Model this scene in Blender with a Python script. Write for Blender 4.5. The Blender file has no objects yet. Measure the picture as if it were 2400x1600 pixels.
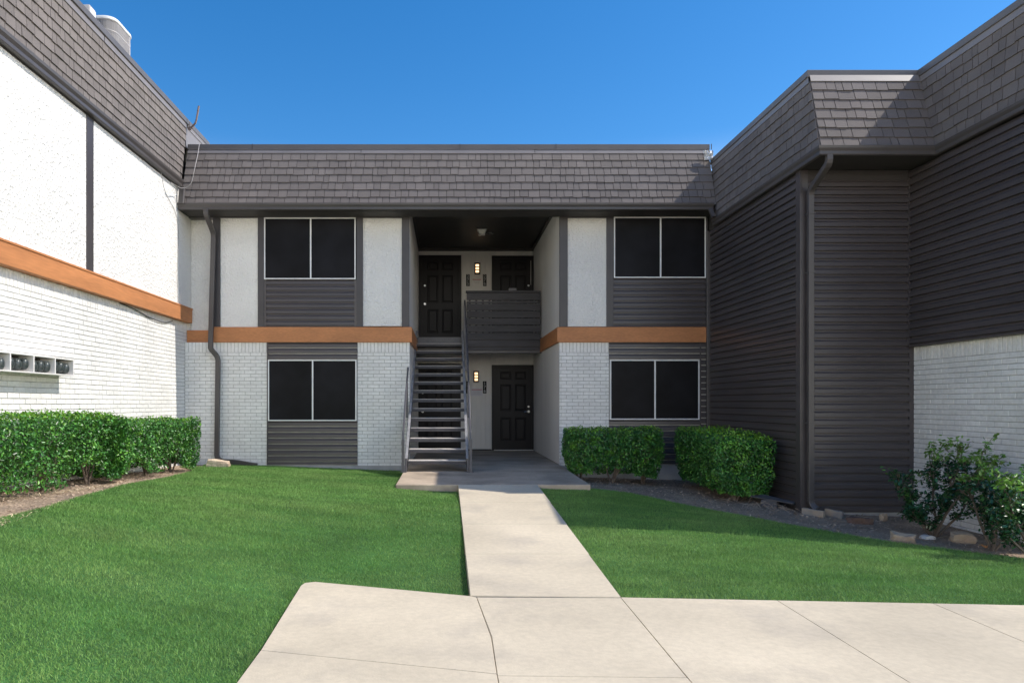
import bpy, math, random
import numpy as np
from mathutils import Vector, Matrix
random.seed(7); rng = np.random.default_rng(7)
S = bpy.context.scene
COL = S.collection
PI = math.pi
H = 1.17                       # eye height above the porch slab (z = 0)
F, CX, CY = 1600.0, 1048.0, 944.0
def PX(x, Y): return (x-CX)*Y/F          # measured drawing units -> metres at depth Y
def PZ(y, Y): return H+(CY-y)*Y/F

# ------------------------------------------------------------------ materials
def nodes(m):
    m.use_nodes = True; nt = m.node_tree; nt.nodes.clear()
    o = nt.nodes.new('ShaderNodeOutputMaterial'); b = nt.nodes.new('ShaderNodeBsdfPrincipled')
    nt.links.new(b.outputs[0], o.inputs[0]); return nt, b
def M(name, col, rough=.6, var=.12, vs=2.5, island=0., bump=0., bs=60., bdist=.01, metal=0., spec=.5, col2=None, c2s=1.2, c2lo=.45, c2hi=.6, stretch=None, fine=0., fs=40., bvor=False, trans=0.):
    m = bpy.data.materials.new(name); nt, b = nodes(m); L = nt.links.new; N = nt.nodes.new
    tc = N('ShaderNodeTexCoord'); mp = N('ShaderNodeMapping'); L(tc.outputs['Object'], mp.inputs[0])
    if stretch: mp.inputs['Scale'].default_value = stretch
    def noise(sc, det=4):
        n = N('ShaderNodeTexNoise'); n.inputs['Scale'].default_value = sc; n.inputs['Detail'].default_value = det
        L(mp.outputs[0], n.inputs['Vector']); return n.outputs['Fac']
    def mr(src, lo, hi, a=.3, c=.7):
        r = N('ShaderNodeMapRange'); r.inputs[1].default_value = a; r.inputs[2].default_value = c
        r.inputs[3].default_value = lo; r.inputs[4].default_value = hi; L(src, r.inputs[0]); return r.outputs[0]
    def mul(a, c):
        x = N('ShaderNodeMath'); x.operation = 'MULTIPLY'; L(a, x.inputs[0]); L(c, x.inputs[1]); return x.outputs[0]
    base = None
    if col2:
        mx = N('ShaderNodeMix'); mx.data_type = 'RGBA'; mx.inputs[6].default_value = (*col, 1); mx.inputs[7].default_value = (*col2, 1)
        L(mr(noise(c2s, 6), 0, 1, c2lo, c2hi), mx.inputs[0]); base = mx.outputs[2]
    else:
        r = N('ShaderNodeRGB'); r.outputs[0].default_value = (*col, 1); base = r.outputs[0]
    k = mr(noise(vs, 5), 1-var, 1+var)
    if fine: k = mul(k, mr(noise(fs, 3), 1-fine, 1+fine))
    if island:
        g = N('ShaderNodeNewGeometry'); k = mul(k, mr(g.outputs['Random Per Island'], 1-island, 1+island, 0, 1))
    vm = N('ShaderNodeVectorMath'); vm.operation = 'SCALE'; L(base, vm.inputs[0]); L(k, vm.inputs['Scale'])
    L(vm.outputs[0], b.inputs['Base Color'])
    b.inputs['Roughness'].default_value = rough; b.inputs['Metallic'].default_value = metal
    b.inputs['Specular IOR Level'].default_value = spec
    if bump:
        bn = N('ShaderNodeBump'); bn.inputs['Strength'].default_value = bump; bn.inputs['Distance'].default_value = bdist
        if bvor:
            v = N('ShaderNodeTexVoronoi'); v.inputs['Scale'].default_value = bs; L(mp.outputs[0], v.inputs['Vector'])
            h = mul(v.outputs['Distance'], noise(bs*.5, 6))
        else: h = noise(bs, 6)
        L(h, bn.inputs['Height']); L(bn.outputs[0], b.inputs['Normal'])
    if trans:
        o = [n for n in nt.nodes if n.type == 'OUTPUT_MATERIAL'][0]
        t = N('ShaderNodeBsdfTranslucent'); L(vm.outputs[0], t.inputs[0]); ms = N('ShaderNodeMixShader'); ms.inputs[0].default_value = trans
        L(b.outputs[0], ms.inputs[1]); L(t.outputs[0], ms.inputs[2]); L(ms.outputs[0], o.inputs[0])
    return m
def emit(name, col, st):
    m = bpy.data.materials.new(name); nt, b = nodes(m)
    b.inputs['Base Color'].default_value = (*col, 1); b.inputs['Emission Color'].default_value = (*col, 1); b.inputs['Emission Strength'].default_value = st
    return m

DK = (.060, .054, .057)
m_dark = M('dark_trim_paint', DK, .45, .10, 3, bump=.12, bs=90, bdist=.002, island=.03)
m_gut = M('bronze_gutter_metal', (.075, .067, .066), .38, .08, 2, spec=.5)
m_side = M('dark_vinyl_siding', (.072, .062, .063), .34, .10, 1.3, island=.05, stretch=(1, 1, 3))
m_soff = M('dark_soffit', (.05, .044, .043), .7, .12, 3)
m_ceil = M('porch_ceiling_paint', (.035, .031, .030), .5, .12, 3)
m_shing = M('asphalt_shingle', (.152, .134, .127), .9, .10, 1.6, island=.11, fine=.18, fs=140, bump=.3, bs=220, bdist=.003)
m_shbk = M('roof_underlay', (.03, .027, .027), .9, .1)
m_flash = M('roof_flashing_metal', (.20, .185, .185), .42, .08, 2.2)
m_coping = M('roof_coping_metal', (.11, .103, .104), .42, .08, 2.2)
m_silver = M('bright_flashing', (.5, .5, .5), .35, .3, 14, metal=.5, bump=.6, bs=30, bdist=.02)
m_stuc = M('white_stucco', (.79, .775, .745), .9, .05, 1.2, fine=.05, fs=42, bump=1., bs=30, bdist=.027, bvor=True)
m_brick = M('painted_white_brick', (.78, .77, .75), .6, .07, 1.6, island=.045, fine=.07, fs=22, bump=.4, bs=70, bdist=.004)
m_mort = M('painted_mortar', (.42, .41, .39), .9, .15, 6)
m_t111 = M('painted_grooved_panel', (.70, .675, .645), .65, .06, 1.5, island=.02, bump=.2, bs=60, bdist=.003, stretch=(1, 1, .2))
m_orange = M('burnt_orange_paint', (.50, .205, .078), .6, .15, 1.6, fine=.10, fs=16, bump=.2, bs=40, bdist=.003, stretch=(1, .3, 3))
m_white = M('white_window_metal', (.80, .80, .79), .4, .05, 6)
m_screen = M('solar_screen_mesh', (.0075, .0075, .0098), .5, .6, 1.6, fine=.15, fs=260, spec=.16)
m_door = M('door_paint', (.0120, .0108, .0130), .45, .10, 3, spec=.22)
m_nickel = M('satin_nickel', (.6, .6, .62), .28, .05, 9, metal=1)
m_flange_lit = M('sun_bright_flange_steel', (.30, .30, .31), .25, .2, 8, fine=.15, fs=40, spec=1.)  # stringer flange: its gleam in the sun is put into this paler colour
m_tread = M('pale_concrete_tread', (.56, .52, .48), .8, .10, 6, fine=.1, fs=50)
m_steel = M('painted_stair_steel', (.082, .080, .090), .42, .14, 5, fine=.1, fs=40)
m_wood = M('stained_balcony_wood', (.062, .059, .064), .7, .25, 2.2, island=.14, fine=.2, fs=22, bump=.4, bs=24, bdist=.003, stretch=(.22, 1, 2.4))
m_conc = M('walk_concrete', (.565, .488, .368), .88, .14, .8, fine=.06, fs=26, bump=.35, bs=90, bdist=.005, col2=(.43, .375, .30), c2s=1.7, c2lo=.52, c2hi=.80)  # blotched concrete of the path and sidewalk
m_porch = M('worn_porch_concrete', (.47, .375, .28), .8, .16, 1.6, fine=.08, fs=18, bump=.3, bs=60, bdist=.004, col2=(.30, .24, .18), c2s=1.4, c2lo=.45, c2hi=.7)
m_found = M('foundation_concrete', (.42, .41, .40), .9, .15, 4, bump=.3, bs=30)
m_soil = M('bed_soil', (.30, .225, .165), .95, .22, 3, fine=.3, fs=45, bump=1, bs=36, bdist=.03, col2=(.40, .29, .20), c2s=1.6, c2lo=.42, c2hi=.62)
m_lawn = M('lawn_thatch', (.045, .145, .030), .95, .25, 2, fine=.4, fs=70, bump=1, bs=60, bdist=.03)
m_grass = M('grass_blade', (.148, .305, .070), .55, .10, .5, island=.38, fine=.14, fs=4, col2=(.245, .39, .110), c2s=1.1, c2lo=.34, c2hi=.70, stretch=(.55, 1.5, 1), trans=.25, spec=.3)
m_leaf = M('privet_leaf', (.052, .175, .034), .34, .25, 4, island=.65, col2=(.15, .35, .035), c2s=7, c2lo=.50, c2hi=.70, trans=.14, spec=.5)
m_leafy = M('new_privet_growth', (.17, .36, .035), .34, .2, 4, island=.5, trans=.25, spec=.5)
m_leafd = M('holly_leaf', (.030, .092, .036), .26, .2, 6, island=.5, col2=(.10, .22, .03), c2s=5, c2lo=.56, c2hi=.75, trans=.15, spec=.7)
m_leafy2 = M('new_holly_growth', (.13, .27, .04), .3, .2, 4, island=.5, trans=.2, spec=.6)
m_bark = M('shrub_bark', (.15, .115, .09), .9, .25, 8, bump=.5, bs=50)
m_lime = M('limestone', (.66, .54, .40), .9, .15, 6, fine=.12, fs=30, bump=.8, bs=16, bdist=.03, col2=(.50, .38, .28), c2s=7)
m_tan = M('tan_limestone', (.47, .37, .265), .9, .15, 6, fine=.12, fs=30, bump=.8, bs=16, bdist=.03, col2=(.36, .27, .20), c2s=7)
m_brown = M('brown_sandstone', (.16, .10, .075), .9, .2, 8, fine=.15, fs=30, bump=.8, bs=16, bdist=.02)
m_board = M('weathered_board', (.36, .29, .22), .85, .15, 5, bump=.4, bs=30, col2=(.26, .24, .22), c2s=3)
m_chip = M('bed_mulch', (.40, .30, .215), .95, .2, 5, island=.6)
m_straw = M('dry_straw', (.60, .49, .33), .95, .2, 5, island=.45)
m_twig = M('dry_twig', (.36, .29, .23), .9, .2, 5, island=.3)
m_dleaf = M('dead_leaf', (.50, .25, .10), .8, .2, 8)
m_plate = M('black_number_plate', (.006, .006, .007), .5, .05, spec=.2)
m_num = M('number_paint', (.45, .45, .44), .5, .05)
m_sign = M('notice_paper', (.60, .58, .62), .5, .05)
m_red = M('notice_red_ink', (.42, .10, .09), .6, .05)
m_ink = M('notice_grey_ink', (.36, .34, .36), .6, .05)
m_lit = emit('lit_lamp_glass', (1., .66, .34), 1.15)
m_lampf = M('bronze_lamp_frame', (.035, .022, .014), .4, .1)
m_opal = M('opal_lens', (.62, .60, .57), .3, .05)
m_glass = M('meter_glass', (.05, .062, .062), .35, .5, 30, spec=.5)
m_mgrey = M('meter_housing', (.24, .25, .25), .4, .15, 9)
m_mbox = M('meter_cabinet_paint', (.72, .70, .68), .5, .08, 5)
m_mback = M('meter_cabinet_inside', (.06, .05, .045), .8, .2, 9)
m_ac = M('condenser_grille', (.50, .48, .47), .45, .08, 5)
m_acin = M('condenser_coil', (.17, .16, .165), .7, .15, 12)
m_actop = M('condenser_top', (.72, .74, .74), .4, .05, 5)
m_cable = M('grey_cable', (.36, .34, .33), .5, .1)
m_black = M('black_cable', (.03, .03, .03), .5, .1)
m_ant = M('antenna_mast', (.16, .12, .11), .5, .2)
m_core = M('building_core', (.05, .046, .046), .9, .1)
m_roofd = M('flat_roof_membrane', (.35, .34, .33), .9, .12, 1)
m_cover = M('valve_cover', (.08, .08, .09), .6, .2, 8)

# ------------------------------------------------------------------ mesh builder
ORG = {}
def org(p): return ORG.get(p.name, Vector((0, 0, 0))) if p else Vector((0, 0, 0))
def tag(o, label=None, cat=None, group=None, kind=None):
    if label: o['label'] = label
    if cat: o['category'] = cat
    if group: o['group'] = group
    if kind: o['kind'] = kind
    return o
def thing(name, label, cat, loc, group=None):
    o = bpy.data.objects.new(name, None); COL.objects.link(o); o.location = loc
    o.empty_display_size = .1; ORG[o.name] = Vector(loc)
    return tag(o, label, cat, group)
class MB:
    def __init__(s): s.v = []; s.f = []
    def add(s, vs, fs):
        n = len(s.v); s.v += [tuple(v) for v in vs]; s.f += [tuple(i+n for i in f) for f in fs]; return s
    def box(s, x0, x1, y0, y1, z0, z1):
        if x0 > x1: x0, x1 = x1, x0
        if y0 > y1: y0, y1 = y1, y0
        if z0 > z1: z0, z1 = z1, z0
        return s.add([(x0,y0,z0),(x1,y0,z0),(x1,y1,z0),(x0,y1,z0),(x0,y0,z1),(x1,y0,z1),(x1,y1,z1),(x0,y1,z1)],
              [(0,3,2,1),(4,5,6,7),(0,1,5,4),(1,2,6,5),(2,3,7,6),(3,0,4,7)])
    def cbox(s, x0, x1, y0, y1, z0, z1, c=.004):
        # a box with chamfered edges in the XZ outline of its near face
        return s.prism([(x0+c,z0),(x1-c,z0),(x1,z0+c),(x1,z1-c),(x1-c,z1),(x0+c,z1),(x0,z1-c),(x0,z0+c)], y0, y1)
    def prism(s, poly, y0, y1):
        n = len(poly)
        vs = [(x, y0, z) for x, z in poly]+[(x, y1, z) for x, z in poly]
        fs = [tuple(range(n)), tuple(range(2*n-1, n-1, -1))]+[(i, i+n, (i+1) % n+n, (i+1) % n) for i in range(n)]
        return s.add(vs, fs)
    def zprism(s, poly, z0, z1, ztop=None):
        n = len(poly)
        vs = [(x, y, z0) for x, y in poly]+[(x, y, ztop(x, y) if ztop else z1) for x, y in poly]
        fs = [tuple(range(n-1, -1, -1)), tuple(range(n, 2*n))]+[(i, (i+1) % n, (i+1) % n+n, i+n) for i in range(n)]
        return s.add(vs, fs)
    def tube(s, pts, w, d=None, n=4, up=(0, 0, 1), taper=None):
        """sweep a rectangle (n=4: w across, d deep) or circle (n>4, radius w) along pts"""
        pts = [Vector(p) for p in pts]; k = len(pts); d = d or w; rings = []
        for i, p in enumerate(pts):
            a = (pts[i]-pts[i-1]).normalized() if i else None; b = (pts[i+1]-pts[i]).normalized() if i < k-1 else None
            t = (a+b).normalized() if a and b else (a or b)
            u = Vector(up); u = u-t*u.dot(t)
            if u.length < 1e-4: u = Vector((1, 0, 0))-t*t.x
            u.normalize(); r = t.cross(u)
            sc = 1/max(.5, (t.dot(b if b else a))) if (a and b) else 1
            q = taper(i/(k-1)) if taper else 1
            if n == 4: c = [(-w/2, -d/2*sc), (w/2, -d/2*sc), (w/2, d/2*sc), (-w/2, d/2*sc)]
            else: c = [(w*math.cos(2*PI*j/n), w*math.sin(2*PI*j/n)) for j in range(n)]
            rings.append([p+r*x*q+u*y*q for x, y in c])
        vs = [v for r in rings for v in r]
        fs = [(i*n+j, i*n+(j+1) % n, (i+1)*n+(j+1) % n, (i+1)*n+j) for i in range(k-1) for j in range(n)]
        fs += [tuple(range(n-1, -1, -1)), tuple((k-1)*n+j for j in range(n))]
        return s.add(vs, fs)
    def cyl(s, c, ax, r, h, n=16, r2=None):
        ax = Vector(ax).normalized(); c = Vector(c); u = ax.orthogonal().normalized(); w = ax.cross(u); r2 = r if r2 is None else r2
        vs = [c+(u*math.cos(2*PI*i/n)+w*math.sin(2*PI*i/n))*r for i in range(n)]+[c+ax*h+(u*math.cos(2*PI*i/n)+w*math.sin(2*PI*i/n))*r2 for i in range(n)]
        return s.add(vs, [tuple(range(n-1, -1, -1)), tuple(range(n, 2*n))]+[(i, (i+1) % n, (i+1) % n+n, i+n) for i in range(n)])
    def build(s, name, mat, parent=None, smooth=False, bevel=0):
        o0 = org(parent)
        me = bpy.data.meshes.new(name); me.from_pydata([(x-o0.x, y-o0.y, z-o0.z) for x, y, z in s.v], [], s.f); me.update()
        me.materials.append(mat)
        if smooth: me.polygons.foreach_set('use_smooth', [True]*len(me.polygons))
        o = bpy.data.objects.new(name, me); COL.objects.link(o)
        if parent: o.parent = parent
        ORG[o.name] = o0
        if bevel:
            b = o.modifiers.new('bevel', 'BEVEL'); b.width = bevel; b.segments = 2; b.limit_method = 'ANGLE'
        return o
def box(name, mat, parent, *a, bevel=0): return MB().box(*a).build(name, mat, parent, bevel=bevel)
def sweep(path, prof, side):
    """closed profile [(out, z)] along an open XY polyline with mitred corners; out points to side (+1 = left of travel)"""
    P = [Vector((p[0], p[1])) for p in path]; z0 = [p[2] if len(p) > 2 else 0 for p in path]; n = len(prof); vs = []
    for i, p in enumerate(P):
        def nrm(a, b): t = (b-a).normalized(); return Vector((-t.y, t.x))*side
        if i == 0: m = nrm(P[0], P[1])
        elif i == len(P)-1: m = nrm(P[-2], P[-1])
        else:
            a, b = nrm(P[i-1], P[i]), nrm(P[i], P[i+1]); m = (a+b)/(1+a.dot(b))
        vs += [(p.x+m.x*o, p.y+m.y*o, z0[i]+z) for o, z in prof]
    k = len(P); fs = [(i*n+j, i*n+(j+1) % n, (i+1)*n+(j+1) % n, (i+1)*n+j) for i in range(k-1) for j in range(n)]
    fs += [tuple(range(n-1, -1, -1)), tuple((k-1)*n+j for j in range(n))]
    return MB().add(vs, fs)

# ------------------------------------------------------------------ ground shape
CP = np.array([(-5.2,4,.30),(-5,7,.22),(-5,10,.10),(-5,13,.0),(-4.25,6.5,.20),(-4.25,8.5,.13),(-4.25,11.4,.015),(-3.5,13,-.03),(-2.2,13,-.085),(-.75,13,-.14),
 (-.75,9.75,-.07),(0.1,9.7,-.12),(.7,9.7,-.07),(1.7,9.7,-.09),(2.1,9.75,-.10),(.7,7.4,-.18),(.7,5.1,-.325),(.7,3.4,-.335),(4.2,4.9,-.335),(8,4.4,-.335),(3,3,-.335),
 (3.5,13,-.27),(2.3,11,-.17),(4.9,11.5,-.31),(5,9.6,-.37),(6.5,9.6,-.43),(6.5,6.5,-.42),(5,7,-.40),(-1.2,5.6,-.325),(-1.2,3.4,-.335),(-1.2,1.5,-.335),(-2.1,4,-.16),(-3.1,4,.06),(-2.5,7,-.02),(-2.5,10,-.02),(-6,0,.2),(3.5,7.5,-.29),(3.3,9.5,-.26),(8,9,-.42)])
def _phi(r2): return np.where(r2 > 1e-9, r2*np.log(r2+1e-12)*.5, 0)
_n = len(CP); _d = ((CP[:, None, :2]-CP[None, :, :2])**2).sum(2)
_A = np.zeros((_n+3, _n+3)); _A[:_n, :_n] = _phi(_d)+np.eye(_n)*.02; _A[:_n, _n] = 1; _A[:_n, _n+1:] = CP[:, :2]; _A[_n:, :_n] = _A[:_n, _n:].T
_w = np.linalg.solve(_A, np.concatenate([CP[:, 2], [0, 0, 0]]))
def zg(X, Y):
    X = np.atleast_1d(np.asarray(X, float)); Y = np.atleast_1d(np.asarray(Y, float)); out = np.empty(len(X))
    for i in range(0, len(X), 50000):
        x, y = X[i:i+50000], Y[i:i+50000]
        xc, yc = np.clip(x, -6, 9), np.clip(y, -1, 14)
        r2 = (xc[:, None]-CP[None, :, 0])**2+(yc[:, None]-CP[None, :, 1])**2
        z = _phi(r2)@_w[:_n]+_w[_n]+_w[_n+1]*xc+_w[_n+2]*yc
        far = np.clip(np.hypot(x-xc, y-yc)/6, 0, 1); z = np.clip(z, -.6, .45)
        out[i:i+50000] = z*(1-far)+(-.35)*far
    return out
def zg1(x, y): return float(zg([x], [y])[0])
def gp(x, y):
    """where the line of sight through photo point (x, y) meets the ground: used once, to measure the plan"""
    Y = 8.
    for _ in range(60):
        z = zg1((x-CX)*Y/F, Y); Y = .5*Y+.5*(H-z)*F/(y-CY)
    return ((x-CX)*Y/F, Y)
gx = np.concatenate([[-300, -120, -50, -25, -14, -9], np.arange(-6.5, 9.01, .12), [11, 15, 25, 50, 120, 300]])
gy = np.concatenate([[-200, -80, -30, -12, -5, -2], np.arange(-.6, 14.01, .12), [18, 25, 45, 100, 300]])
GX, GY = np.meshgrid(gx, gy); GZ = zg(GX.ravel(), GY.ravel())
nx, ny = len(gx), len(gy)
g = MB(); g.v = list(zip(GX.ravel(), GY.ravel(), GZ)); g.f = [(j*nx+i, j*nx+i+1, (j+1)*nx+i+1, (j+1)*nx+i) for j in range(ny-1) for i in range(nx-1)]
tag(g.build('ground', m_soil, smooth=True), kind='structure')

# plan outlines
bedL = [gp(*p) for p in [(421,1094),(455,1104),(383,1122),(287,1139),(191,1165),(96,1194),(0,1216)]]
bedR = [gp(*p) for p in [(1387,1148),(1480,1158),(1569,1177),(1664,1196),(1760,1213),(1849,1231),(1916,1243),(2082,1271),(2220,1289),(2400,1312)]]
x0, y0 = bedL[-1]
def backL(x): return 5.575-(x+1.174)*(5.575-5.16)/(.172+1.174)
def backR(x): return 5.12-(x-1.3)*.07
lawnL = [(-4.6, 12.95), (-4.45, 12.4)]+bedL+[(x0+.5, y0-1.4), (x0+.7, y0-3), (x0+.7, -.4), (-1.10, -.4), (-1.10, 3.6), (-1.175, 5.46), (-1.16, 5.53), (-1.08, 5.575), (.165, backL(.165)), (.156, 9.78), (-.745, 9.78), (-.755, 12.95)]
xr, yr = bedR[-1]
lawnR = [(1.315, 9.78), (1.315, backR(1.315))]+[(x, backR(x)) for x in (2, 3, 4.15, 6, 8.5)]+[(8.5, 5.6), (xr+1.1, yr-.45)]+bedR[::-1]+[(2.075, 10.0), (2.07, 9.78)]
def inside(poly, X, Y):
    r = np.zeros(len(X), bool); n = len(poly)
    for i in range(n):
        (xa, ya), (xb, yb) = poly[i], poly[i-1]
        c = ((ya > Y) != (yb > Y)); 
        with np.errstate(divide='ignore', invalid='ignore'):
            r ^= c & (X < (xb-xa)*(Y-ya)/(yb-ya if yb != ya else 1e-9)+xa)
    return r
def clip_poly_cell(poly, x0, x1, y0, y1):
    def cl(p, f, ax, v, keep):
        o = []
        for i in range(len(p)):
            a, b = p[i-1], p[i]; ia, ib = keep(a[ax]), keep(b[ax])
            if ia != ib:
                t = (v-a[ax])/(b[ax]-a[ax]); o.append((a[0]+t*(b[0]-a[0]), a[1]+t*(b[1]-a[1])))
            if ib: o.append(b)
        return o
    p = cl(poly, 0, 0, x0, lambda q: q >= x0); p = cl(p, 0, 0, x1, lambda q: q <= x1) if p else p
    p = cl(p, 0, 1, y0, lambda q: q >= y0) if p else p; p = cl(p, 0, 1, y1, lambda q: q <= y1) if p else p
    return p
def sheet(name, poly, mat, dz):
    xs = [p[0] for p in poly]; ys = [p[1] for p in poly]; cells = MB(); h = .35
    X = np.arange(min(xs), max(xs)+h, h); Y = np.arange(min(ys), max(ys)+h, h)
    for i in range(len(X)-1):
        for j in range(len(Y)-1):
            c = clip_poly_cell(poly, X[i], X[i+1], Y[j], Y[j+1])
            q = []
            for p in c:
                if not q or (abs(p[0]-q[-1][0])+abs(p[1]-q[-1][1])) > 1e-5: q.append(p)
            if len(q) > 2:
                z = zg([p[0] for p in q], [p[1] for p in q]); cells.add([(p[0], p[1], zz+dz) for p, zz in zip(q, z)], [tuple(range(len(q)-1, -1, -1))])
    return tag(cells.build(name, mat, smooth=True), kind='structure')
def ccw(poly):
    a = sum(poly[i-1][0]*poly[i][1]-poly[i][0]*poly[i-1][1] for i in range(len(poly))); return poly if a > 0 else poly[::-1]
sheet('lawn', ccw(lawnL)[::-1], m_lawn, .012); sheet('lawn', ccw(lawnR)[::-1], m_lawn, .012)

# grass blades: too many to count, one object per lawn
def blades(poly, dens, name, label, edge=0):
    xs = [p[0] for p in poly]; ys = [p[1] for p in poly]; A = (max(xs)-min(xs))*(max(ys)-min(ys)); n = int(A*dens)
    X = rng.uniform(min(xs), max(xs), n); Y = rng.uniform(min(ys), max(ys), n)
    k = inside(poly, X, Y) & (Y > 2.2)
    k &= (rng.random(n) < np.clip(6.5/np.maximum(Y, 1), .42, 1.0))
    X, Y = X[k], Y[k]; n = len(X); Z = zg(X, Y)
    patch = .5+.5*np.sin(X*2.3+1.7*np.sin(Y*1.9))*np.sin(Y*1.4+X)
    h = rng.uniform(.017, .036, n)*(1+.22*patch)*np.where(rng.random(n) < .03, 1.35, 1); w = rng.uniform(.0022, .0040, n)*np.clip(Y/6, 1, 1.7)
    a = rng.uniform(0, 2*PI, n); t = rng.uniform(0, 2*PI, n); l = rng.uniform(.15, .95, n)*h
    dx, dy = np.cos(a)*w/2, np.sin(a)*w/2; lx, ly = np.cos(t)*l, np.sin(t)*l
    V = np.empty((n, 5, 3))
    V[:, 0] = np.stack([X-dx, Y-dy, Z], 1); V[:, 1] = np.stack([X+dx, Y+dy, Z], 1)
    V[:, 2] = np.stack([X+dx*.8+lx*.35, Y+dy*.8+ly*.35, Z+h*.6], 1); V[:, 3] = np.stack([X-dx*.8+lx*.35, Y-dy*.8+ly*.35, Z+h*.6], 1)
    V[:, 4] = np.stack([X+lx, Y+ly, Z+h], 1)
    me = bpy.data.meshes.new(name); me.vertices.add(n*5); me.vertices.foreach_set('co', V.ravel())
    b = np.arange(n)[:, None]*5
    loops = np.concatenate([b+np.array([[0, 1, 2, 3]]), b+np.array([[3, 2, 4]])], 1).ravel()
    ls = (np.arange(n)[:, None]*7+np.array([[0, 4]])).ravel()
    me.loops.add(n*7); me.loops.foreach_set('vertex_index', loops.astype(np.int32))
    me.polygons.add(2*n); me.polygons.foreach_set('loop_start', ls.astype(np.int32)); me.update(calc_edges=True); me.validate()
    me.materials.append(m_grass)
    o = bpy.data.objects.new(name, me); COL.objects.link(o); return tag(o, label, 'grass', kind='stuff')
blades(lawnL, 15000, 'grass', 'short mown green grass left of the concrete path')
blades(lawnR, 15000, 'grass', 'short mown green grass right of the concrete path')

# ------------------------------------------------------------------ concrete walks
sw = MB(); ZS = -.284
def slab(sw, poly, z=ZS, ztop=None, g=.0014):
    c = Vector((sum(p[0] for p in poly)/len(poly), sum(p[1] for p in poly)/len(poly)))
    q = []
    for p in poly:
        d = Vector(p)-c; L = d.length; q.append(tuple(c+d*(L-g*1.4)/L))
    e = .005; q2 = []
    for p in poly:
        d = Vector(p)-c; L = d.length; q2.append(tuple(c+d*(L-g*1.4-e)/L))
    f = ztop or (lambda x, y: z)
    n = len(q)
    vs = [(x, y, f(x, y)-.10) for x, y in q]+[(x, y, f(x, y)-.006) for x, y in q]+[(x, y, f(x, y)) for x, y in q2]
    fs = [tuple(range(2*n, 3*n)), tuple(range(n-1, -1, -1))]
    for r in (0, 1): fs += [(r*n+i, r*n+(i+1) % n, (r+1)*n+(i+1) % n, (r+1)*n+i) for i in range(n)]
    sw.add(vs, fs)
XB = [1.285, 2.42, 3.515, 4.64, 5.77, 6.9, 8.03]
slab(sw, [(-1.10, 4.02), (.268, 3.67), (.275, 4.25), (.222, 5.12), (.17, 5.155), (-1.08, 5.565), (-1.155, 5.53), (-1.17, 5.45)])
slab(sw, [(-1.09, 2.2), (.268, 2.2), (.268, 3.67), (-1.10, 4.02)])
slab(sw, [(-1.08, .6), (.268, .6), (.268, 2.2), (-1.09, 2.2)])
slab(sw, [(.268, 3.645), (1.275, 3.62), (1.30, 5.10), (.222, 5.12), (.275, 4.25)])
slab(sw, [(.268, 2.2), (1.27, 2.2), (1.275, 3.62), (.268, 3.645)])
slab(sw, [(.268, .6), (1.27, .6), (1.27, 2.2), (.268, 2.2)])
for a, b in zip(XB[:-1], XB[1:]):
    slab(sw, [(a-.02, 3.0), (b-.02, 3.0), (b+.015, backR(b)), (a+.015, backR(a))])
    slab(sw, [(a-.02, 1.4), (b-.02, 1.4), (b-.02, 3.0), (a-.02, 3.0)])
    slab(sw, [(a-.02, -.2), (b-.02, -.2), (b-.02, 1.4), (a-.02, 1.4)])
tag(sw.build('sidewalk', m_conc), kind='structure')
pw = MB()
def zp(x, y): return -.279*(9.8-y)/4.682-.003
js = [5.118, 6.27, 7.43, 8.60, 9.80]
def xl(y): return .172-.016*(y-5.1)/4.7
for i, (a, b) in enumerate(zip(js[:-1], js[1:])):
    slab(pw, [(xl(a), a+(.034 if i == 0 else 0)), (1.305, a), (1.30, b), (xl(b), b)], ztop=zp, g=.0012)
tag(pw.build('path', m_conc), kind='structure')
po = MB().zprism([(-.74, 9.8), (2.06, 9.8), (2.135, 13.0), (2.135, 16.88), (-.713, 16.88), (-.713, 13.05), (-.75, 13.0)], -.45, 0)
tag(po.build('porch_slab', m_porch, bevel=.012), kind='structure')

# ------------------------------------------------------------------ cladding helpers
def P3(plane, u, out, z, pos, sgn):
    """plane 'y': wall facing -Y (u = X). plane 'x': wall facing sgn*X (u = Y). out = metres proud"""
    return (u, pos-out, z) if plane == 'y' else (pos+sgn*out, u, z)
def face_fix(vs, fs, plane, sgn):
    return [f[::-1] for f in fs] if (plane == 'x' and sgn > 0) else fs
def siding(name, parent, plane, pos, sgn, u0, u1, z0, z1, course=.1115, mat=m_side, lip=.024):
    mb = MB(); z = z1
    while z > z0+1e-4:
        zb = max(z-course*random.uniform(.985, 1.015), z0); h = z-zb
        k_ = min(.019, h*.3); pr = [(-.012, zb), (-.012, zb+k_), (lip, zb+k_), (lip, zb+k_+.004), (lip*.85, zb+k_+(h-k_)*.60), (lip*.2, zb+k_+(h-k_)*.84), (lip*.12, z), (-.006, z)]
        vs = [P3(plane, u, o, zz, pos, sgn) for u in (u0, u1) for o, zz in pr]; n = len(pr)
        fs = [(i, i+n, i+1+n, i+1) for i in range(n-1)]
        mb.add(vs, face_fix(vs, [f[::-1] for f in fs] if plane == 'x' else [f[::-1] for f in fs], plane, sgn)); z = zb
    return mb.build(name, mat, parent)
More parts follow.
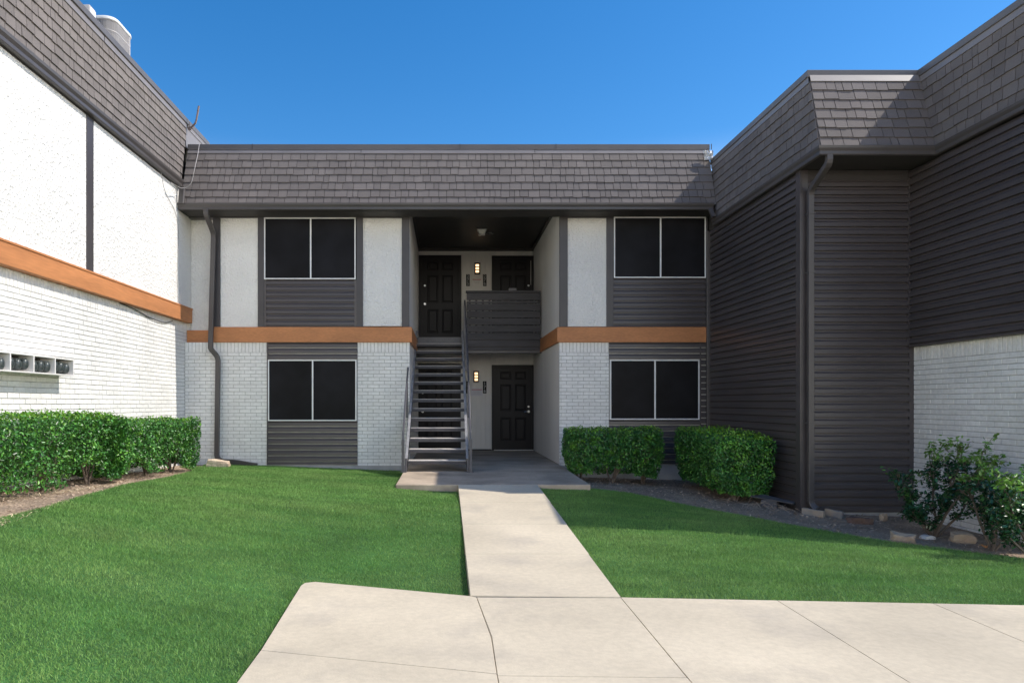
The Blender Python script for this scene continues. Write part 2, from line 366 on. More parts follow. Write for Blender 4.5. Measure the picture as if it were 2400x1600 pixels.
def bricks(name, parent, plane, pos, sgn, u0, u1, z0, z1, soldier=True, ph=0.):
    mb = MB(); bl, bh, j = .2145, .0677, .009
    def one(a, b, c, d, out):
        a, b = max(a, u0), min(b, u1)
        if b-a < .012: return
        q = [(a, c), (b, c), (b, d), (a, d)]; e = .0035
        w = [random.uniform(-.0012, .0012) for _ in range(4)]
        vs = [P3(plane, u, 0, z+w[i], pos, sgn) for i, (u, z) in enumerate(q)]
        ins = [(a+e, c+e), (b-e, c+e), (b-e, d-e), (a+e, d-e)]
        vs += [P3(plane, u, out-e, z+w[i], pos, sgn) for i, (u, z) in enumerate(q)]
        vs += [P3(plane, u, out, z+w[i], pos, sgn) for i, (u, z) in enumerate(ins)]
        fs = [(8, 9, 10, 11)]
        for r in (0, 4): fs += [(r+i, r+(i+1) % 4, r+4+(i+1) % 4, r+4+i) for i in range(4)]
        mb.add(vs, face_fix(vs, fs, plane, sgn) if plane == 'x' else fs)
    zt = z1
    if soldier:
        u = u0-ph*.03
        while u < u1: one(u+j/2, u+bh-j/2, z1-.19, z1-j*.3, .010+random.uniform(-.0015, .0015)); u += bh
        zt = z1-.19-j*.4
    k = 0
    while zt-bh > z0-.05:
        u = u0-bl*((k % 2)*.5+ph)+random.uniform(-.006, .006)
        while u < u1:
            one(u+j/2, u+bl-j/2, max(zt-bh+j/2, z0), zt-j/2, .010+random.uniform(-.0025, .0025)); u += bl
        zt -= bh; k += 1
    o = mb.build(name, m_brick, parent)
    vs = [P3(plane, u, .0015, z, pos, sgn) for u, z in ((u0, z0-.04), (u1, z0-.04), (u1, z1), (u0, z1))]
    MB().add(vs, face_fix(vs, [(0, 1, 2, 3)], plane, sgn)).build('mortar', m_mort, o)
    return o
def grooved(name, parent, plane, pos, sgn, u0, u1, z0, z1, pitch=.16, mat=m_t111):
    mb = MB(); u = u0
    while u < u1-1e-4:
        b = min(u+pitch, u1); g0 = min(.022, (b-u)*.3)
        pr = [(u, -.035), (u+g0, -.035), (u+g0, .003), (b, .003), (b, -.035)]
        vs = [P3(plane, uu, o, z, pos, sgn) for z in (z0, z1) for uu, o in pr]; n = len(pr)
        fs = [(i, i+1, i+1+n, i+n) for i in range(n-1)]
        mb.add(vs, face_fix(vs, fs, plane, sgn)); u = b
    return mb.build(name, mat, parent)
def mansard(parent, A, B, TA, TB, outn, rows, cop=True, fl_h=.085, cp_h=.095):
    """A,B eave ends; TA,TB top ends (3D). shingles up to the flashing, flashing, proud coping"""
    A, B, TA, TB = map(Vector, (A, B, TA, TB)); hgt = TA.z-A.z; outn = Vector(outn).normalized()
    slope = (TA-A).length; vs_ = 1-(fl_h+cp_h)/slope*1.0
    def pt(s, t, out=0): return (A.lerp(TA, t)).lerp(B.lerp(TB, t), s)+outn*out
    roof = MB().add([pt(0, 0, -.01), pt(1, 0, -.01), pt(1, 1, -.01), pt(0, 1, -.01)], [(0, 1, 2, 3)]).build('roof', m_shbk, parent)
    mb = MB(); ex = vs_/rows
    for r in range(rows):
        t0, t1 = r*ex, (r+1.0)*ex+ex*.12; L = (pt(1, t0)-pt(0, t0)).length; u = 0
        drow = random.uniform(-.012, .012)*ex
        while u < L-1e-3:
            w = random.choice([.10, .13, .15, .16, .18, .20, .22])*random.uniform(.92, 1.08)
            b = min(u+w, L)
            if L-b < .05: b = L
            s0, s1 = u/L, b/L; gp_ = .0042/L; dj = random.choice([0, 0, 0, -.005, .004, -.009])/slope+drow
            th = .021+random.uniform(-.002, .003)
            c = [pt(s0+gp_, max(t0+dj, 0), 0), pt(s1-gp_, max(t0+dj, 0), 0), pt(s1-gp_, max(t0+dj, 0), th), pt(s0+gp_, max(t0+dj, 0), th), pt(s1-gp_, t1, .0025), pt(s0+gp_, t1, .0025), pt(s1-gp_, t1, -.003), pt(s0+gp_, t1, -.003)]
            mb.add(c, [(0, 1, 2, 3), (3, 2, 4, 5), (1, 6, 4, 2), (0, 3, 5, 7)]); u = b
    mb.build('shingles', m_shing, roof)
    if cop:
        f0, f1 = vs_-.01, vs_+fl_h/slope
        fm = MB(); L = (pt(1, f0)-pt(0, f0)).length; n = max(1, int(L/2.6))
        for i in range(n):
            a, b = i/n, (i+1)/n; dz = random.uniform(-.004, .004)
            c = [pt(a, f0+dz, .004), pt(b-.001, f0+dz, .004), pt(b-.001, f0+dz, .02+i % 2*.003), pt(a, f0+dz, .02+i % 2*.003), pt(b-.001, f1+.01, .014+i % 2*.003), pt(a, f1+.01, .014+i % 2*.003)]
            fm.add(c, [(0, 1, 2, 3), (3, 2, 4, 5)])
        fm.build('flashing', m_flash, roof)
    return roof, pt, vs_+fl_h/slope
def coping(parent, path, side, z0, z1, inw=.22):
    pr = [(-.0, z0), (.035, z0-.004), (.042, z0+.004), (.034, z0+.012), (.034, z1-.006), (.028, z1), (-inw, z1-.005), (-inw, z0), ]
    return sweep(path, pr, side).build('coping', m_coping, parent)
GP = [(0, 0), (.055, 0), (.062, .012), (.062, .05), (.085, .085), (.09, .118), (.080, .124), (.076, .118), (.05, .06), (0, .06)]
def gutter(parent, path, side, sc=1., hs=1.):
    return sweep(path, [(o*sc, z*hs) for o, z in GP], side).build('gutter', m_gut, parent)
def downspout(parent, pts, w=.088, d=.062, up=(0, 1, 0)):
    # rectangular pipe with softened corners along a 3D path
    out = []
    pts = [Vector(p) for p in pts]
    for i, p in enumerate(pts):
        if 0 < i < len(pts)-1:
            a = (pts[i-1]-p); b = (pts[i+1]-p); k = min(.06, a.length*.4, b.length*.4)
            out += [p+a.normalized()*k, p+(a.normalized()+b.normalized())*k*.28, p+b.normalized()*k]
        else: out.append(p)
    return MB().tube(out, w, d, 4, up).build('downspout', m_gut, parent, bevel=.008)
def window(parent, x0, x1, z0, z1, Y, xm=None):
    w = MB(); t = .022; xm = xm or (x0+x1)/2
    w.box(x0, x1, Y-.022, Y, z1-t, z1); w.box(x0, x1, Y-.022, Y, z0, z0+t)
    w.box(x0, x0+t, Y-.022, Y, z0+t, z1-t); w.box(x1-t, x1, Y-.022, Y, z0+t, z1-t)
    o = w.build('window', m_white, parent, bevel=.002)
    box('mullion', m_white, o, xm-.013, xm+.013, Y-.026, Y-.001, z0+t, z1-t)
    box('screen', m_screen, o, x0+t, xm-.013, Y-.008, Y+.002, z0+t, z1-t)
    box('screen', m_screen, o, xm+.013, x1-t, Y-.008, Y+.002, z0+t, z1-t)
    return o

# ================================================================== MAIN FACADE BUILDING
YF, YB, YL = 13.0, 16.9, 15.4
fX = lambda x: PX(x, YF); fZ = lambda y: PZ(y, YF)
XL, XRr = -.715, 2.137          # stair recess side walls
A = thing('apartment_building', 'two storey middle building with shaded white panels and a stair recess', 'building', (0, 13, 0))
core = MB()
core.box(-4.90, XL-.05, 13.16, 18.5, -.4, 5.85); core.box(XRr+.05, 4.94, 13.03, 18.5, -.4, 5.85)
core.box(XL-.05, XRr+.05, YB+.05, 18.5, -.4, 5.85); core.box(XL-.05, XRr+.05, 12.99, YB+.05, 5.02, 5.85)
core.build('inner_walls', m_core, A)
box('roof_deck', m_roofd, A, -4.9, 4.94, 13.0, 18.5, 5.86, 5.9)
# upper storey
ZB0, ZB1 = fZ(802), fZ(766.5)
hz0 = fZ(511.5); hz1 = 4.70
box('header_board', m_dark, A, -4.91, XL, 12.965, 13.13, hz0, hz1); box('header_board', m_dark, A, XRr, 4.93, 12.965, 13.03, hz0, hz1)
box('header_board', m_dark, A, XL, XRr, 12.965, 13.02, 4.76, 4.86)
box('stucco_panel', m_stuc, A, -4.925, fX(500), 13.13, 13.16, fZ(772.7)-.02, hz0)
def panel(x0, x1, y0, y1): return box('stucco_panel', m_stuc, A, fX(x0), fX(x1), 13.0, 13.16, fZ(y1), fZ(y0))
panel(517, 605, 511.5, 766.5); panel(851, 942, 509, 764); panel(1330, 1421, 511, 765)
def post(x0, x1, y0=511.5, y1=766): return box('trim_board', m_dark, A, fX(x0), fX(x1), 12.97, 13.16 if x1 < 1000 else 13.03, fZ(y1), fZ(y0), bevel=.003)
post(500, 517); post(605, 619); post(836, 851); post(942, 959.9, 500); post(1311, 1330, 500); post(1421, 1437); post(1654, 1658)
window(A, fX(620), fX(834), fZ(655), fZ(511), 12.985, fX(729)); window(A, fX(1438), fX(1653), fZ(652), fZ(509.5), 12.985, fX(1547))
siding('siding', A, 'y', 13.01, 1, fX(619), fX(836), ZB1, fZ(655)); siding('siding', A, 'y', 13.01, 1, fX(1437), fX(1654), ZB1+.0, fZ(652))
box('corner_trim', m_side, A, fX(619), fX(624), 12.985, 13.01, ZB1, fZ(655.5)); box('corner_trim', m_side, A, fX(831), fX(836), 12.985, 13.01, ZB1, fZ(655.5))
# orange band, with returns into the recess
bp = [(0, 0), (.045, 0), (.045, ZB1-ZB0-.006), (.038, ZB1-ZB0), (0, ZB1-ZB0)]
sweep([(fX(503), 13.0, ZB0), (XL, 13.0, ZB0), (XL, YL, ZB0)], bp, -1).build('trim_band', m_orange, A)
sweep([(XRr, YL, ZB0), (XRr, 13.0, ZB0), (fX(1655), 13.0, ZB0)], bp, -1).build('trim_band', m_orange, A)
box('trim_band', m_orange, A, -4.99, fX(503), 13.09, 13.13, fZ(803.8), fZ(772.7))
# lower storey
bricks('brick_wall', A, 'y', 13.01, 1, -4.99, fX(627), -.02, ZB0, ph=.2)
bricks('brick_wall', A, 'y', 13.01, 1, fX(838), XL-.002, -.02, ZB0, ph=.6)
bricks('brick_wall', A, 'y', 13.01, 1, XRr+.002, fX(1427), -.02, ZB0, ph=.35)
box('sheathing', m_mort, A, -5.0, XL, 13.011, 13.16, -.06, ZB0)
box('sheathing', m_mort, A, XRr, 4.95, 13.011, 13.028, -.06, ZB0)
window(A, fX(629), fX(836), fZ(986), fZ(843), 12.985, fX(733.5)); window(A, fX(1429), fX(1638), fZ(983), fZ(843), 12.985, fX(1534))
siding('siding', A, 'y', 13.005, 1, fX(627), fX(838), fZ(843), ZB0); siding('siding', A, 'y', 13.005, 1, fX(627), fX(838), fZ(1090), fZ(986), lip=.026)
siding('siding', A, 'y', 13.005, 1, fX(1427), fX(1640), fZ(843), ZB0); siding('siding', A, 'y', 13.005, 1, fX(1427), fX(1640), fZ(1089), fZ(983), lip=.026)
box('corner_trim', m_side, A, fX(1640), fX(1642.5), 12.98, 13.01, fZ(1089), ZB0)
siding('siding', A, 'y', 13.009, 1, fX(1642.5), fX(1658), fZ(1089), ZB0)
box('corner_trim', m_side, A, fX(626.2), fX(628.6), 12.975, 13.01, fZ(1089), ZB0)
box('foundation', m_found, A, -4.99, XL, 12.975, 13.16, -.45, -.02); box('foundation', m_found, A, XRr, 4.96, 12.975, 13.03, -.55, -.02)
# recess
ZC = 4.99; ZLf = 2.65
grooved('recess_wall', A, 'x', XL, 1, 13.0, YB, 0, ZC); grooved('recess_wall', A, 'x', XRr, -1, 13.0, YB, 0, ZC)
grooved('recess_wall', A, 'y', YB, 1, XL, XRr, 0, ZC, pitch=.118)
cl = MB().box(XL, XRr, 13.02, YB, ZC, ZC+.02).build('ceiling', m_ceil, A)
cr = MB(); cr.box(XL, XRr, YB-.05, YB-.006, ZC-.07, ZC); cr.box(XL+.004, XL+.045, 13.02, YB-.05, ZC-.05, ZC); cr.box(XRr-.045, XRr-.004, 13.02, YB-.05, ZC-.05, ZC); cr.build('ceiling_trim', m_ceil, A)
lf = MB(); lf.box(XL+.005, XRr-.005, YL, YB-.005, ZLf-.10, ZLf); lf.box(XL+.005, XRr-.005, YL, YL+.12, 2.30, ZLf-.1)
lf.box(XL+.005, XRr-.005, YL+.7, YL+.8, 2.34, ZLf-.1)
for i in range(4): lf.box(XL+.4+i*.7, XL+.44+i*.7, YL+.12, YB-.01, 2.38, ZLf-.1)
lf.build('landing', m_steel, A)
def door(x0, x1, z0, z1, hinge_left, lever, small=False):
    """x0..x1 outer frame"""
    Y = YB; fw = .075
    fr = MB(); fr.box(x0, x0+fw, Y-.045, Y+.01, z0, z1-fw); fr.box(x1-fw, x1, Y-.045, Y+.01, z0, z1-fw); fr.box(x0, x1, Y-.045, Y+.01, z1-fw, z1)
    a, b, c, d = x0+fw, x1-fw, z0+.015, z1-fw; W = b-a; Hh = d-c
    leaf = MB()
    # leaf with six recessed and raised panels
    cols = [(a+W*.15, a+W*.45), (a+W*.55, a+W*.85)]; rws = [(c+Hh*.115, c+Hh*.395), (c+Hh*.475, c+Hh*.80), (c+Hh*.86, c+Hh*.955)]
    xs = [a, cols[0][0], cols[0][1], cols[1][0], cols[1][1], b]; zs = [c, rws[0][0], rws[0][1], rws[1][0], rws[1][1], rws[2][0], rws[2][1], d]
    y = Y-.02
    for i in range(5):
        for j in range(7):
            X0, X1, Z0, Z1 = xs[i], xs[i+1], zs[j], zs[j+1]
            if i % 2 == 1 and j % 2 == 1:
                r = [(0, y), (.018, y+.012), (.032, y+.012), (.05, y+.002)]
                rings = [[(X0+e, yy, Z0+e), (X1-e, yy, Z0+e), (X1-e, yy, Z1-e), (X0+e, yy, Z1-e)] for e, yy in r]
                vs = [v for q in rings for v in q]; fs = [(k*4+m, k*4+(m+1) % 4, (k+1)*4+(m+1) % 4, (k+1)*4+m) for k in range(3) for m in range(4)]+[(12, 13, 14, 15)]
                leaf.add(vs, fs)
            else: leaf.add([(X0, y, Z0), (X1, y, Z0), (X1, y, Z1), (X0, y, Z1)], [(0, 1, 2, 3)])
    o = leaf.build('door', m_door, A); fr.build('door_frame', m_door, o, bevel=.003)
    hx = b-.07 if hinge_left else a+.07
    hm = MB(); hm.cyl((hx, y, z0+.96), (0, -1, 0), .03, .012, 18); hm.cyl((hx, y-.012, z0+.96), (0, -1, 0), .012, .03, 12)
    if lever: hm.tube([(hx, y-.045, z0+.96), (hx-(.055 if hinge_left else -.055), y-.05, z0+.958), (hx-(.11 if hinge_left else -.11), y-.045, z0+.95)], .009, n=8)
    else: hm.cyl((hx, y-.035, z0+.96), (0, -1, 0), .026, .035, 16, .022)
    hm.build('handle', m_nickel, o, smooth=False)
    zd = z0+(1.08 if lever else 1.42)
    MB().cyl((hx, y, zd), (0, -1, 0), .026, .016, 16, .022).build('deadbolt', m_nickel, o)
    box('threshold', m_opal if lever else m_gut, o, x0+.05, x1-.0, Y-.10, Y-.046, z0+.002, z0+.018)
    return o
bX = lambda x: PX(x, YB)
door(bX(982), bX(1081), ZLf, PZ(599, YB), False, False)
door(bX(1152.5), bX(1252.2), ZLf, PZ(600, YB), True, False)
door(bX(977), bX(1080), 0, PZ(852, YB), False, False)
door(bX(1152.5), bX(1252.2), 0, PZ(855, YB), True, True)
box('door_edge_strip', m_opal, A, bX(1243.2), bX(1244.4), YB-.026, YB-.022, PZ(668, YB), PZ(611, YB))
box('base_trim', m_door, A, bX(1080.5), bX(1152), YB-.02, YB-.004, .0, .03)
# balcony railing
lX = lambda x: PX(x, YL); lZ = lambda y: PZ(y, YL)
br = MB().box(.42, XRr-.035, YL-.075, YL+.06, 3.655, 3.69).build('balcony_railing', m_wood, A)
def board(y0, y1, dy=0):
    z0, z1 = sorted((lZ(y0), lZ(y1)))
    b_ = MB().box(.44+random.uniform(-.004, .004), XRr-.04, YL-.055, YL-.02, z0, z1); b_.build('board', m_wood, br, bevel=.002)
board(687, 704)
board(706, 711)
yy = 712.2
for i in range(6): board(yy, yy+15.7); yy += 17.0
board(814.5, 821)
for i in range(11):
    x = .52+i*(XRr-.04-.52)/10.6; box('picket', m_wood, br, x-.034, x+.010, YL-.018, YL+.02, ZLf, 3.655)
# roof of the main building
rf, pt, tc_ = mansard(A, (-4.90, 12.53, 4.80), (4.94, 12.53, 4.80), (-4.90, 12.95, 6.05), (4.94, 12.95, 6.05), (0, -.95, .31), 7)
coping(rf, [(-4.90, 12.93), (4.96, 12.93)], -1, 5.955, 6.055)
for x in (592, 1078, 1303, 1667): box('coping_seam', m_dark, rf, PX(x, 12.9)-.006, PX(x, 12.9)+.006, 12.888, 12.9, 5.953, 6.057)
gutter(A, [(-4.925, 12.54, 4.70), (4.87, 12.54, 4.70)], -1, 1.0, 1.0)
box('soffit', m_soff, A, -4.92, XL, 12.5, 12.965, 4.70, 4.72); box('soffit', m_soff, A, XL, XRr, 12.5, 12.965, 4.7, 4.72); box('soffit', m_soff, A, XRr, 4.95, 12.5, 12.965, 4.70, 4.72)
# end board between facade roof and left eave
Ye = 12.42
eb = MB().prism([(PX(417, Ye), PZ(477, Ye)), (PX(430, Ye), PZ(477, Ye)), (PX(433, Ye), PZ(437, Ye)), (PX(420, Ye), PZ(437, Ye))], Ye, Ye+.05).build('eave_end_board', m_gut, A)
MB().prism([(PX(428.5, Ye), PZ(476, Ye)), (PX(431, Ye), PZ(476, Ye)), (PX(433.5, Ye), PZ(437, Ye)), (PX(431, Ye), PZ(437, Ye))], Ye-.01, Ye-.001).build('lit_edge_strip', m_flash, eb)  # paler strip paints the board's lit edge
# crumpled flashing at the roof junction
cf = MB(); random.seed(3); N_ = 9
gridp = [[Vector((4.80+i*.022+random.uniform(-.006, .006), 12.80+(j*.024)*.33-.045-random.uniform(0, .05), 5.70+j*.028)) for i in range(N_)] for j in range(8)]
cf.add([v for r in gridp for v in r], [(j*N_+i, j*N_+i+1, (j+1)*N_+i+1, (j+1)*N_+i) for j in range(7) for i in range(N_-1)])
tag(cf.build('junction_flashing', m_silver, A), 'crumpled bright metal flashing where the two roofs meet')
# downspouts
Yd = 12.93
downspout(A, [(PX(484, 12.52), 12.50, 4.72), (PX(484, 12.52), 12.50, 4.62), (fX(505), 12.90, 4.36), (fX(504.5), Yd-.03, 4.2), (fX(499), Yd-.06, fZ(812)), (fX(499), Yd-.06, fZ(818)), (fX(514), Yd, fZ(838)), (fX(511), Yd, fZ(1070)), (fX(522), Yd-.04, .075), (fX(560), Yd-.06, .055), (fX(608), Yd-.08, -.01)])
downspout(A, [(PX(1657, YF), 12.93, 4.42), (fX(1658.5), 12.93, -.2)], .08, .06)
downspout(A, [(PX(1668, 12.4), 12.47, 4.71), (PX(1673, 12.4), 12.40, 4.54)], .07, .06)

# building numbers, lamps, notices (things on the back wall)
def text(body, size, loc, mat, parent, name, wsc=1.):
    cu = bpy.data.curves.new(name, 'FONT'); cu.body = body; cu.size = size; cu.align_x = 'CENTER'; cu.align_y = 'CENTER'; cu.extrude = .003; cu.offset = .0004
    t = bpy.data.objects.new(name, cu); COL.objects.link(t); bpy.context.view_layer.update()
    me = bpy.data.meshes.new_from_object(t.evaluated_get(bpy.context.evaluated_depsgraph_get())); bpy.data.objects.remove(t)
    me.materials.clear(); me.materials.append(mat)
    o = bpy.data.objects.new(name, me); COL.objects.link(o); o.rotation_euler = (PI/2, 0, 0); o.scale = (wsc, 1, 1)
    o.parent = parent; o.location = Vector(loc)-org(parent); return o
def plate(x0, x1, y0, y1, digs, label):
    X0, X1, Z0, Z1 = bX(x0), bX(x1), PZ(y1, YB), PZ(y0, YB)
    t = thing('number_plate', label, 'number plate', ((X0+X1)/2, YB-.01, Z0), 'apartment number plates beside the lamps')
    box('plate', m_plate, t, X0, X1, YB-.022, YB-.008, Z0, Z1, bevel=.002)
    h = (Z1-Z0)
    for k, c in enumerate(digs): text(c, h*.36, ((X0+X1)/2, YB-.024, Z1-h*(.19+.31*k)), m_num, t, 'numeral')
plate(1092.4, 1100.9, 643, 670.5, '275', 'black upright plate numbered 275 beside the upper left door')
plate(1131.9, 1140.2, 643, 670.5, '276', 'black upright plate numbered 276 beside the upper right door')
plate(1092.6, 1100.9, 893, 921.5, '175', 'black upright plate numbered 175 half behind the stair rail')
plate(1131.7, 1140.2, 893, 921.5, '176', 'black upright plate numbered 176 beside the ground floor door')
def lamp(x0, x1, y0, y1, label):
    X0, X1, Z0, Z1 = bX(x0), bX(x1), PZ(y1, YB), PZ(y0, YB)
    t = thing('wall_lamp', label, 'wall lamp', ((X0+X1)/2, YB-.01, Z0), 'lit bronze wall lamps')
    d0, d1 = YB-.09, YB-.008; e = .030; h = Z1-Z0
    f = MB(); f.box(X0, X0+e, d0, d1, Z0, Z1); f.box(X1-e, X1, d0, d1, Z0, Z1); f.box(X0+e, X1-e, d0, d1, Z1-e*1.3, Z1); f.box(X0+e, X1-e, d0, d1, Z0, Z0+e*1.3)
    for k in (1/3, 2/3):
        z = Z0+e*1.3+(h-2.6*e)*k; f.box(X0+e, X1-e, d0, d0+.02, z-.011, z+.011)
    f.build('lamp_frame', m_lampf, t, bevel=.002)
    g_ = MB(); zz0, zz1 = Z0+e*1.3, Z1-e*1.3; n = 6
    for k in range(n):
        a, b = zz0+(zz1-zz0)*k/n, zz0+(zz1-zz0)*(k+1)/n
        g_.prism([(X0+e, a+.003), (X1-e, a+.003), (X1-e, b-.003), (X0+e, b-.003)], d0+.022, d0+.05)
    g_.build('lamp_glass', m_lit, t)
lamp(1111.7, 1125, 616.8, 643.7, 'lit bronze barred wall lamp on the upper landing')
lamp(1109.4, 1122.3, 869, 895.8, 'lit bronze barred wall lamp on the ground floor')
def notice(x0, x1, y0, y1, label, mat, lines):
    X0, X1, Z0, Z1 = bX(x0), bX(x1), PZ(y1, YB), PZ(y0, YB)
    t = thing('notice_sign', label, 'notice', ((X0+X1)/2, YB-.01, Z0))
    box('sheet', mat, t, X0, X1, YB-.014, YB-.008, Z0, Z1)
    r = MB(); r.box(X0+.02, X1-.02, YB-.0165, YB-.0145, Z1-.055, Z1-.035); r.build('heading', m_red, t)
    l = MB()
    for k in range(lines):
        z = Z1-.085-k*.026; w = random.uniform(.0, .05); l.box(X0+.03+w, X1-.03-w, YB-.0162, YB-.0145, z, z+.007)
    l.build('small_print', m_ink, t)
notice(1103.5, 1130.9, 908.6, 927.4, 'pale paper notice with red heading under the lower lamp', m_sign, 4)
notice(1105.5, 1129, 651, 668, 'faded wall notice with red heading under the upper lamp', m_t111, 3)
t = thing('ceiling_light', 'square frosted light fixed to the dark recess ceiling', 'ceiling light', (.76, 15.0, ZC))
box('base', m_gut, t, .64, .88, 14.88, 15.12, ZC-.03, ZC-.001)
MB().add([(.66,14.9,ZC-.03),(.86,14.9,ZC-.03),(.86,15.1,ZC-.03),(.66,15.1,ZC-.03),(.70,14.94,ZC-.13),(.82,14.94,ZC-.13),(.82,15.06,ZC-.13),(.70,15.06,ZC-.13)], [(4,7,6,5),(0,1,5,4),(1,2,6,5),(2,3,7,6),(3,0,4,7)]).build('lens', m_opal, t, bevel=.012)
box('bulb_holder', m_nickel, t, .70, .74, 14.91, 14.95, ZC-.165, ZC-.13)
sd = MB().cyl((.96, 15.35, ZC-.001), (0, 0, -1), .085, .04, 20, .07).build('smoke_alarm', m_gut); tag(sd, 'round dark alarm disc on the recess ceiling behind the light', 'smoke alarm')

# small box seen over the railing
bx_ = MB().cbox(lX(1193), lX(1211), YL+.02, YL+.22, 3.69, lZ(674.5)); o = bx_.build('grey_box', m_steel, bevel=.004)
tag(o, 'small grey box on the balcony rail before the upper right door', 'box')

# ------------------------------------------------------------------ staircase
ST = thing('staircase', 'dark steel open riser staircase climbing to the upper landing', 'staircase', (-.17, 11.5, 0))
rise, run = .177, .265; Y1 = 11.66
tr = MB(); X0, X1 = -.675, .335
pr = [(0, 0), (.012, -.055), (.02, -.055), (.03, -.045), (.25, -.045), (.25, -.05), (.262, -.05), (.262, 0)]
vs = [(x, Y1+a, rise+b) for x in (X0, X1) for a, b in pr]; n = len(pr)
tr.add(vs, [tuple(range(n)), tuple(range(2*n-1, n-1, -1))]+[(i, i+n, (i+1) % n+n, (i+1) % n) for i in range(n)])
t0 = tr.build('tread', m_steel, ST, bevel=.004); t1_ = MB().box(X0+.012, X1-.012, Y1+.006, Y1+.256, rise+.0005, rise+.010).build('tread_surface', m_tread, t0)
for k in range(1, 14):
    c = t0.copy(); COL.objects.link(c); c.parent = ST; c.location = (0, k*run, k*rise); d = t1_.copy(); COL.objects.link(d); d.parent = c
sl = rise/run
def sline(y, dz): return rise+(y-Y1)*sl+dz
for sx, xx in ((-1, -.70), (1, .352)):
    ya, yb = Y1-.12, YL-.0
    MB().add([(xx+o_, y, z) for o_ in (-.018, .018) for y, z in ((ya, 0.), (ya, sline(ya, .13)), (yb, sline(yb, .11)), (yb, sline(yb, -.20)), (ya+.32, 0.))],
        [(4, 3, 2, 1, 0), (5, 6, 7, 8, 9), (0, 1, 6, 5), (1, 2, 7, 6), (2, 3, 8, 7), (3, 4, 9, 8), (4, 0, 5, 9)]).build('stringer', m_steel, ST, bevel=.003)
    MB().tube([(xx-sx*.012, ya-.004, sline(ya, .134)), (xx-sx*.012, yb-.02, sline(yb, .114))], .045, .012, 4).build('stringer_flange', m_flange_lit, ST)
    # handrail: outer side, leaves the low post, rises with the stair to the landing post
    hx = xx+sx*.045
    pts = [(hx, ya-.01, .52), (hx, ya+.02, .66), (hx, ya+.35, sline(ya+.35, .55)), (hx, ya+.7, sline(ya+.7, .72)), (hx, yb-.25, sline(yb, .70)), (hx, yb+.0, sline(yb, .80))]
    MB().tube(pts, .032, .032, 4).build('handrail', m_steel, ST, bevel=.004)
    box('post', m_steel, ST, hx-.022, hx+.022, ya-.03, ya+.014, 0, .56, bevel=.003)
    box('post', m_steel, ST, hx-.022, hx+.022, yb-.03, yb+.014, ZLf-.1, sline(yb, .80), bevel=.003)
    ym = Y1+1.0; box('rail_bracket', m_steel, ST, hx-.02, hx+.02, ym-.02, ym+.02, sline(ym, .05), sline(ym, .70))
    ym = Y1+2.4; box('rail_bracket', m_steel, ST, hx-.02, hx+.02, ym-.02, ym+.02, sline(ym, .05), sline(ym, .70))
    box('foot_plate', m_steel, ST, hx-.05, hx+.05, ya-.05, ya+.05, .0005, .012)
tag(ST, group=None)
box('top_fascia', m_steel, ST, -.66, .32, YL-.02, YL-.002, ZLf-.17, ZLf+.0)

# ================================================================== LEFT BUILDING
B = thing('apartment_building', 'sunlit left building with white stucco over white brick and meters', 'building', (-5, 8, 0))
core = MB(); core.box(-14, -5.03, .5, 14.2, -.3, 6.3); core.build('inner_walls', m_core, B)
box('roof_deck', m_roofd, B, -14, -5.0, .5, 14.2, 6.31, 6.34)
XS = -4.93
for a, b in ((.5, 4.55), (4.73, 9.32), (9.50, 13.13)): box('stucco_panel', m_stuc, B, -5.03, XS, a, b, 2.99, 5.10)
for a in (4.55, 9.32): box('trim_board', m_dark, B, -5.03, XS+.012, a, a+.18, 2.985, 5.10, bevel=.003)
box('wall_return', m_stuc, B, -5.03, -4.94, 13.131, 14.15, -.1, 6.4)
bricks('brick_wall', B, 'x', -5.01, 1, .5, 13.14, -.2, 2.70, ph=.1)
box('trim_band', m_orange, B, -5.02, -4.895, .5, 13.12, 2.70, 2.985, bevel=.006)
box('drip_strip', m_orange, B, -5.0, -4.885, .5, 13.125, 2.955, 2.975)
L1, L2 = 13.9, 5.25
rfB, ptB, _ = mansard(B, (-4.90, .5, 5.25), (-4.90, 12.56, 5.25), (-4.955, .5, 6.55), (-4.955, 12.99, 6.55), (.998, 0, .045), 8)
tag(rfB)
pl = MB(); pl.box(-5.0, -4.935, 12.9, 14.15, 6.0, 6.38); pl.build('parapet_end', m_flash, rfB)
box('flashing', m_flash, rfB, -4.99, -4.925, 12.99, 14.15, 6.375, 6.46)
coping(rfB, [(-4.955, .5), (-4.955, 14.15)], -1, 6.455, 6.56)
gutter(B, [(-4.915, .5, 5.118), (-4.915, 12.52, 5.118)], -1, 1.0, 1.1)
box('soffit', m_soff, B, -5.03, -4.915, .5, 12.52, 5.105, 5.125)
box('frieze', m_dark, B, -5.03, -4.921, .5, 13.13, 5.10, 5.104)
